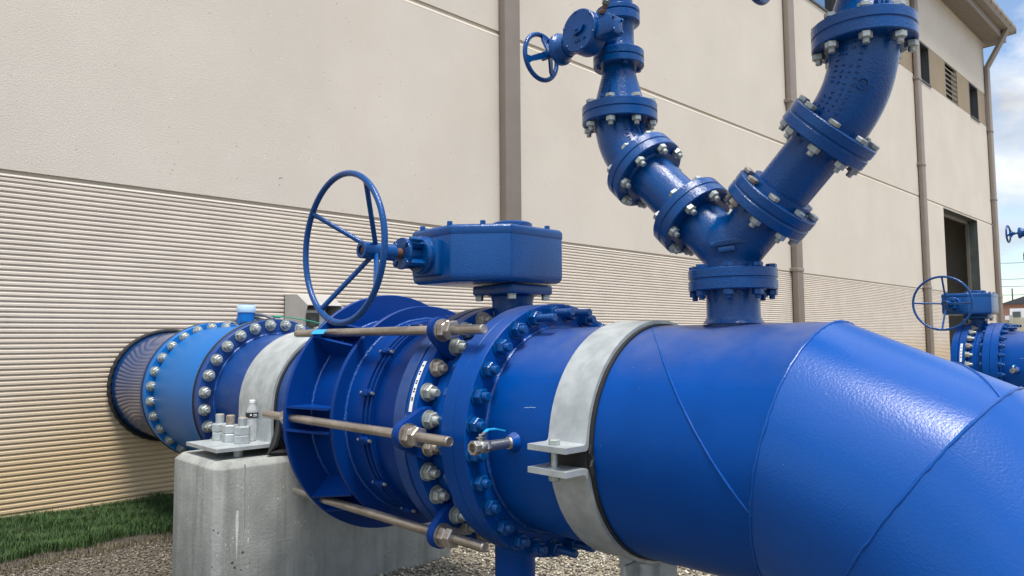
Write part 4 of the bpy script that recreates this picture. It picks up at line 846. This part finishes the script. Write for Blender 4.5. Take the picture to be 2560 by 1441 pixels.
# small gear valve (built at the left riser)
def small_valve(label):
    Y = YL; v = thing('gear_valve', label, 'valve', (a, Y, ZV), 'small gear operated valves on the risers')
    f = MB(); f.lathe([(.05, .001), (.092, .001), (.095, .004), (.095, .029), (.092, .032), (.065, .034), (.059, .045), (.059, .125), (.065, .135), (.08, .140), (.0825, .143), (.0825, .172), (.08, .175), (.05, .175)], (a, Y, ZV), Zv, 56, caps=False)
    f.cyl((a, Y, 1.12), (2.0, Y, 1.115), .034, 28); bo = part('body', f, 'blue_cast', v)
    for k in range(4):
        t = radians(45 + 90 * k + 10); f = MB(); f.hexn((a + .078 * cos(t), Y + .078 * sin(t), ZV - .028), (0, 0, -1), .016, .010); part('bolt', f, 'blue_cast', v)
    G = Vector((1.94, Y, 1.098)); xm = Vector((-1, 0, 0)); UX = (Vector((0, 1, 0)), Vector((0, 0, 1)))
    f = MB(); f.lathe([(.05, -.075), (.072, -.06), (.077, -.055), (.077, -.002), (.074, .003), (.074, .006), (.077, .008), (.077, .016), (.074, .019)], G, xm, 56, uv=UX)
    wx = 1.965; wz = G.z - .022
    f.cyl((wx, Y + .115, wz), (wx, Y - .03, wz), .036, 28); f.box((wx, Y - .085, wz + .010), (.064, .115, .064), bev=.008)
    f.prism([(-.03, -.03), (.09, -.02), (.09, .032), (.0, .050)], (wx - .015, Y - .02, G.z + .01), (0, -1, 0), (0, 0, 1), (1, 0, 0), .035, bev=.005)
    gc = part('gear_case', f, 'blue_cast', v)
    f = MB(); f.box(G + xm * .024, (.010, .034, .026), bev=.003); f.prism([(-.017, -.014), (.017, -.014), (.034, 0), (.017, .014), (-.017, .014)], G + xm * .020, (0, -.97, .25), (0, .25, .97), xm, .010); f.lathe([(.007, 0), (.005, .008)], G + xm * .029 , xm, 12)
    part('pointer', f, 'blue_cast', gc)
    for k in range(6):
        t = radians(20 + 60 * k); f = MB(); f.hexn(G + xm * .016 + Vector((0, cos(t), sin(t))) * .070, xm, .009, .006); part('screw', f, 'blue_cast', gc)
    def fn(i, j): return G + xm * .019 + Vector((0, .028 - .0085 * j, -.042 - .002 * j * 0 - .013 * i + .0035 * j * .3)), xm, Vector((0, -1, .1)).normalized()
    cast_marks(gc, fn, 1, 8, .009, 31)
    for dy, dz in ((-.024, -.022), (-.024, .028), (.024, -.022), (.024, .028)):
        f = MB(); f.hexn((wx + dy, Y - .1425, wz + .006 + dz * .9), (0, -1, 0), .010, .006); part('screw', f, 'blue_cast', gc)
    # input flange toward the wheel
    f = MB(); f.lathe([(.040, 0), (.046, .02), (.055, .03), (.059, .033), (.059, .045), (.056, .048), (.02, .048)], (wx, Y + .085, wz), YD, 40, uv=UV); part('input_flange', f, 'blue_cast', gc)
    # grease fitting
    f = MB(); g0 = Vector((wx - .012, Y - .085, G.z + .040)); gd = Vector((0, -.45, .9)).normalized(); f.hexn(g0, gd, .024, .014); f.cyl(g0, g0 + gd * .034, .009, 14); part('grease_fitting', f, 'rust', gc)
    f = MB(); f.hexn(g0 + gd * .032, gd, .024, .016); part('fitting_cap', f, 'door_metal', gc)
    # handwheel
    hy = Y + .225; n = 64; rw = .087; f = MB()
    f.tube([(wx + rw * cos(2 * pi * i / n), hy, wz + rw * sin(2 * pi * i / n)) for i in range(n)], .0092, 12, closed=True); hw = part('handwheel', f, 'blue_cast', v)
    for k in range(3):
        t = radians(200 + 120 * k); e_ = Vector((cos(t), 0, sin(t))); sd = Vector((-sin(t), 0, cos(t)))
        f = MB(); c0 = Vector((wx, hy, wz)); c1 = Vector((wx, hy - .035, wz)); w0, w1 = .017, .010
        vs = [c0 + e_ * rw + sd * w0, c0 + e_ * (rw * .75) + sd * w1, c1 + e_ * .012 + sd * .013, c1 + e_ * .012 - sd * .013, c0 + e_ * (rw * .75) - sd * w1, c0 + e_ * rw - sd * w0]
        vs2 = [p + Vector((0, -.009, 0)) for p in vs]; f.add(vs + vs2, [(0, 1, 4, 5), (1, 2, 3, 4), (11, 10, 7, 6), (10, 9, 8, 7)] + [(i, i + 6, (i + 1) % 6 + 6, (i + 1) % 6) for i in range(6)])
        part('spoke', f, 'blue_cast', hw, smooth=50)
    f = MB(); f.cyl((wx, hy - .008, wz), (wx, hy - .06, wz), .0165, 24); part('hub', f, 'blue_cast', hw)
    f = MB(); f.cyl((wx, hy - .06, wz), (wx, Y + .13, wz), .011, 16); part('shaft', f, 'cable_grey', hw)
    return v
sv1 = small_valve('small blue gear valve with round handwheel on the left riser')
sv2 = dup_tree(sv1, shift=(0, YR - YL, 0)); sv2['label'] = 'small blue gear valve on the right riser, only its wheel rim showing'
def riser(label, Y):
    v = thing('riser_pipe', label, 'pipe', (a, Y, ZV + .18), 'upright blue risers')
    f = MB(); f.cyl((a, Y, ZV + .178), (a, Y, ZV + 1.1), .0565, 40); part('pipe', f, 'blue_cast', v)
    f = MB(); f.lathe([(.05, 0), (.08, 0), (.0825, .003), (.0825, .016), (.065, .019), (.0565, .03)], (a, Y, ZV + .177), Zv, 48, caps=False); part('collar', f, 'blue_cast', v); return v
ri1 = riser('upright blue riser pipe above the left gear valve', YL); ri2 = riser('upright blue riser pipe above the right gear valve', YR)

# =================================================================== SECOND PIPELINE FURTHER ALONG
DX = 7.14; A2 = a + DX
bv2 = build_valve(A2, 'distant blue butterfly valve with handwheel and gear box at the right, near the open doorway', harness=False, wheel_roll=2)
mp2 = dup_tree(mp1, shift=(DX, 0, 0)); mp2['label'] = 'distant blue main pipe of the second line at the right edge'
for src, lab in ((wy, 'distant blue Y fitting of the second line, beyond the right edge'), (la, 'distant left sloping pipe of the second line'), (el, 'distant left elbow of the second line'), (rl, 'distant left reducer of the second line'), (sv1, 'distant small gear valve whose round handwheel shows against the sky'), (ri1, 'distant upright riser of the second line')):
    q = dup_tree(src, shift=(DX, 0, 0)); q['label'] = lab
q = dup_tree(bvv, shift=(DX, 0, 0)); q['label'] = 'distant small stainless ball valve on the side of the second main pipe'; bvv['group'] = q['group'] = 'stainless ball valves'
lg2 = dup_tree(lg, shift=(DX, 0, 0)); lg2['label'] = 'blue steel leg under the distant butterfly valve'; lg['group'] = lg2['group'] = 'blue legs under the valves'

# =================================================================== SMALL THINGS
# display unit on the wall under a weather hood
du = thing('display_unit', 'wall display unit with a dark screen under a stainless weather hood', 'display unit', (3.35, W, 0))
x0, x1 = 3.18, 3.53
side = [(6.398, .435), (6.15, .425), (5.95, .322), (6.10, -.06), (6.398, -.06)]
f = MB()
for x in (x0, x1 - .004): f.prism(side, (x, 0, 0), (0, 1, 0), (0, 0, 1), (1, 0, 0), .004)
f.prism([(6.398, .435), (6.15, .425), (5.95, .322), (5.95, .327), (6.149, .430), (6.398, .440)], (x0, 0, 0), (0, 1, 0), (0, 0, 1), (1, 0, 0), x1 - x0)
f.b2((x0, 6.385, -.06), (x1, 6.397, .435)); part('hood', f, 'box_steel', du, smooth=0)
f = MB(); f.b2((x0 + .03, 6.17, -.05), (x1 - .03, 6.38, .31)); part('enclosure', f, 'door_metal', du, smooth=0)
f = MB(); f.b2((3.235, 6.13, -.04), (3.455, 6.168, .29), bev=.006); fc = part('front_panel', f, 'white_plastic', du)
f = MB(); f.b2((3.262, 6.124, .115), (3.395, 6.129, .262)); sc_ = part('screen', f, 'screen_dark', fc, smooth=0)
f = MB(); f.b2((3.295, 6.121, .150), (3.355, 6.1235, .225)); part('display_window', f, 'door_metal', sc_, smooth=0)
f = MB(); f.b2((3.33, 6.1265, .02), (3.37, 6.129, .032)); part('marking', f, 'label_dark', fc, smooth=0)
def arc(p, q, h, n=18): p, q = Vector(p), Vector(q); return [p.lerp(q, i / n) + Vector((0, 0, h * 4 * (i / n) * (1 - i / n))) for i in range(n + 1)]
f = MB(); f.tube(arc((a + .05, 4.86, .19), (a + .28, 4.62, -.05), .06), .011, 10); solo('cable', f, 'cable_grey', 'upper thick grey conduit arching right from the light blue sensor head', 'cable', (a + .05, 4.86, .16), 'grey conduits at the flow meter')
f = MB(); f.tube(arc((a + .05, 4.88, .165), (a + .22, 4.68, -.05), .05), .010, 10); solo('cable', f, 'cable_grey', 'lower grey conduit arching under its twin beside the sensor head', 'cable', (a + .05, 4.88, .14), 'grey conduits at the flow meter')
f = MB(); f.tube([Vector((2.30, 4.75, .17)), Vector((2.40, 4.72, .165)), Vector((2.55, 4.7, .14)), Vector((2.75, 4.7, .09)), Vector((2.95, 4.7, .0))], .004, 8); f.cyl((2.285, 4.75, .172), (2.33, 4.742, .170), .010, 10); solo('earth_wire', f, 'cable_green', 'thin green earth wire running right behind the dark flange', 'wire', (2.3, 4.75, .17))
f = MB(); f.tube([(a - .10, 5.25, .13), (a - .04, 5.10, .145), (a + .02, 4.95, .12)], .004, 8); f.cyl((a - .105, 5.26, .10), (a - .105, 5.26, .15), .004, 8); solo('earth_wire', f, 'box_steel', 'thin bright lead above the far meter flange left of the sensor head', 'wire', (a, 5.1, .13))
# loose studs with nuts on the strap plate
PZ = -.527
def stud(x, y, label, rust, hh):
    v = thing('threaded_stud', label, 'stud', (x, y, PZ), 'studs with two nuts on the strap plate')
    f = MB(); pr = [(.0225, 0), (.0225, .09)]; z = .09
    while z < .132 + hh: pr += [(.0228, z), (.0228, z + .0012), (.0205, z + .003)]; z += .0048
    pr.append((.021, z)); f.lathe(pr, (x, y, PZ), Zv, 28); so = part('shank', f, 'bolt_rusty' if rust else 'galvanized', v, smooth=25)
    f = MB(); f.lathe([(.0195, z - .0005), (.0195, z + .001), (.0, z + .001)], (x, y, PZ), Zv, 24, caps=False); part('end_mark', f, 'tan_wood', so)
    f = MB(); f.hexn((x, y, PZ), Zv, .072, .044, random.uniform(0, 60), ch=.08); part('nut', f, 'galvanized', v, smooth=25)
    f = MB(); f.hexn((x, y, PZ + .0455), Zv, .072, .044, random.uniform(0, 60), ch=.08); part('nut', f, 'galvanized', v, smooth=25)
stud(1.610, 3.965, 'left upright galvanized stud with two nuts, farthest from the bottle', False, .004)
stud(1.622, 3.855, 'middle upright stud with rust on its thread and two nuts', True, .002)
stud(1.638, 3.742, 'right upright galvanized stud with two nuts, in front of the bottle', False, 0)
bt = thing('water_bottle', 'small clear plastic water bottle with black label beside the studs', 'bottle', (1.715, 3.80, PZ))
f = MB(); pr = [(.026, 0), (.031, .004)]
for k in range(7): z = .012 + k * .016; pr += [(.0315, z), (.0293, z + .007), (.0315, z + .014)]
pr += [(.032, .128), (.032, .150), (.030, .162), (.022, .182), (.013, .195), (.0125, .200)]
f.lathe(pr, (1.715, 3.80, PZ), Zv, 32); part('bottle_body', f, 'clear_plastic', bt, smooth=50)
f = MB(); f.lathe([(.0145, .199), (.0148, .201), (.0148, .214), (.013, .216)], (1.715, 3.80, PZ), Zv, 24); part('cap', f, 'white_plastic', bt)
f = MB(); f.lathe([(.0326, .123), (.0326, .150)], (1.715, 3.80, PZ), Zv, 32, caps=False); lb = part('label', f, 'label_dark', bt)
bd = Vector((-1.715, -3.8, 0)).normalized(); bd2 = (bd * cos(.5) + Vector((-bd.y, bd.x, 0)) * sin(.5))
f = MB(); td = Vector((-bd2.y, bd2.x, 0)); f.box(Vector((1.715, 3.80, PZ + .141)) + bd2 * .0325, (.020, .001, .004), R=Matrix((td, bd2, Zv)).transposed()); f.box(Vector((1.715, 3.80, PZ + .133)) + bd2 * .0325, (.024, .001, .003), R=Matrix((td, bd2, Zv)).transposed())
f.box(Vector((1.715, 3.80, PZ + .139)) + bd * .0325 - Vector((-bd.y, bd.x, 0)) * .006, (.008, .001, .008), R=Matrix((Vector((-bd.y, bd.x, 0)), bd, Zv)).transposed()); part('label_print', f, 'white_plastic', lb, smooth=0)

# =================================================================== FAR BACKGROUND (right edge)
def at(px, py, X):
    c_ = Vector((px - 1280, -(py - 720.5), -1819)); d_ = RM @ c_; return d_ * (X / d_.x)
def far_box(mb, pxl, pxr, pyt, X, z0=-1.31, depth=8, mi=0):
    L_, R_ = at(pxl, pyt, X), at(pxr, pyt, X); mb.b2((X, min(L_.y, R_.y), z0), (X + depth, max(L_.y, R_.y), L_.z), mi=mi)
bb_ = thing('brick_building', 'low red brick building with dark roof in the far distance', 'building', (150, 30, -1.31))
f = MB(); far_box(f, 2505, 2640, 762, 150, depth=20); part('wall', f, 'brick', bb_, smooth=0)
f = MB(); p0 = at(2560, 760, 149); p1 = at(2512, 760, 149); f.prism([(p0.y - 8, p0.z), (p1.y + 1, p0.z), (p1.y - 3, p0.z + 1.35), (p0.y, p0.z + 1.1)], (149, 0, 0), (0, 1, 0), (0, 0, 1), (1, 0, 0), 20); part('roof', f, 'dark_roof', bb_, smooth=0)
f = MB(); q = at(2531, 745, 149); f.b2((149, q.y - .08, q.z - .5), (149.2, q.y + .08, q.z + 1.6)); part('vent_pipe', f, 'wire', bb_, smooth=0)
tk = thing('box_truck', 'white box truck parked beyond the tan fence at the right edge', 'truck', (90, 18, -1.31))
f = MB(); far_box(f, 2524, 2600, 772, 90, depth=6); f.b2((90, at(2555, 790, 90).y - .2, -1), (90.5, at(2555, 790, 90).y + .2, .6)); part('cargo_box', f, 'truck_white', tk, smooth=0)
f = MB(); far_box(f, 2512, 2523, 790, 89, depth=4); part('cab', f, 'truck_white', tk, smooth=0)
f = MB(); q = at(2541, 782, 89.9); f.b2((89.9, q.y - .35, q.z - .5), (89.98, q.y + .35, q.z + .1)); part('rear_panel', f, 'door_metal', tk, smooth=0)
for yy in (at(2530, 790, 90).y, at(2590, 790, 90).y):
    f = MB(); f.lathe([(.5, 0), (.5, .3)], (90.5, yy, -.81), (0, 1, 0), 20); part('wheel', f, 'black_rubber', tk)
fn_ = thing('fence', 'tan board fence with grey posts beyond the second pipeline', 'fence', (60, 12, -1.31))
f = MB(); far_box(f, 2508, 2524, 800, 60, depth=.1); part('boards', f, 'tan_wood', fn_, smooth=0)
f = MB(); far_box(f, 2528, 2620, 795, 60.2, depth=.1); part('boards', f, 'tan_panel', fn_, smooth=0)
for px in (2526,):
    f = MB(); q = at(px, 788, 59.8); f.b2((59.8, q.y - .08, -1.31), (59.95, q.y + .08, q.z)); part('post', f, 'box_steel', fn_, smooth=0)
for k, (py0, py1) in enumerate(((654, 650), (694, 691), (712, 710), (733, 732))):
    f = MB(); p, q = at(2480, py0 + 4, 120), at(2640, py1 - 4, 120); f.tube([p.lerp(q, i / 10) - Vector((0, 0, .25 * 4 * (i / 10) * (1 - i / 10))) for i in range(11)], .035, 5)
    solo('power_line', f, 'wire', ['topmost', 'second highest', 'third highest', 'lowest'][k] + ' of the four thin power lines crossing the sky at right', 'power line', p, 'power lines across the sky')

# heights above were measured from the eye: lift everything onto the world ground
for o in TOPS: o.location.z += H
for m_ in bpy.data.materials: m_.use_fake_user = False
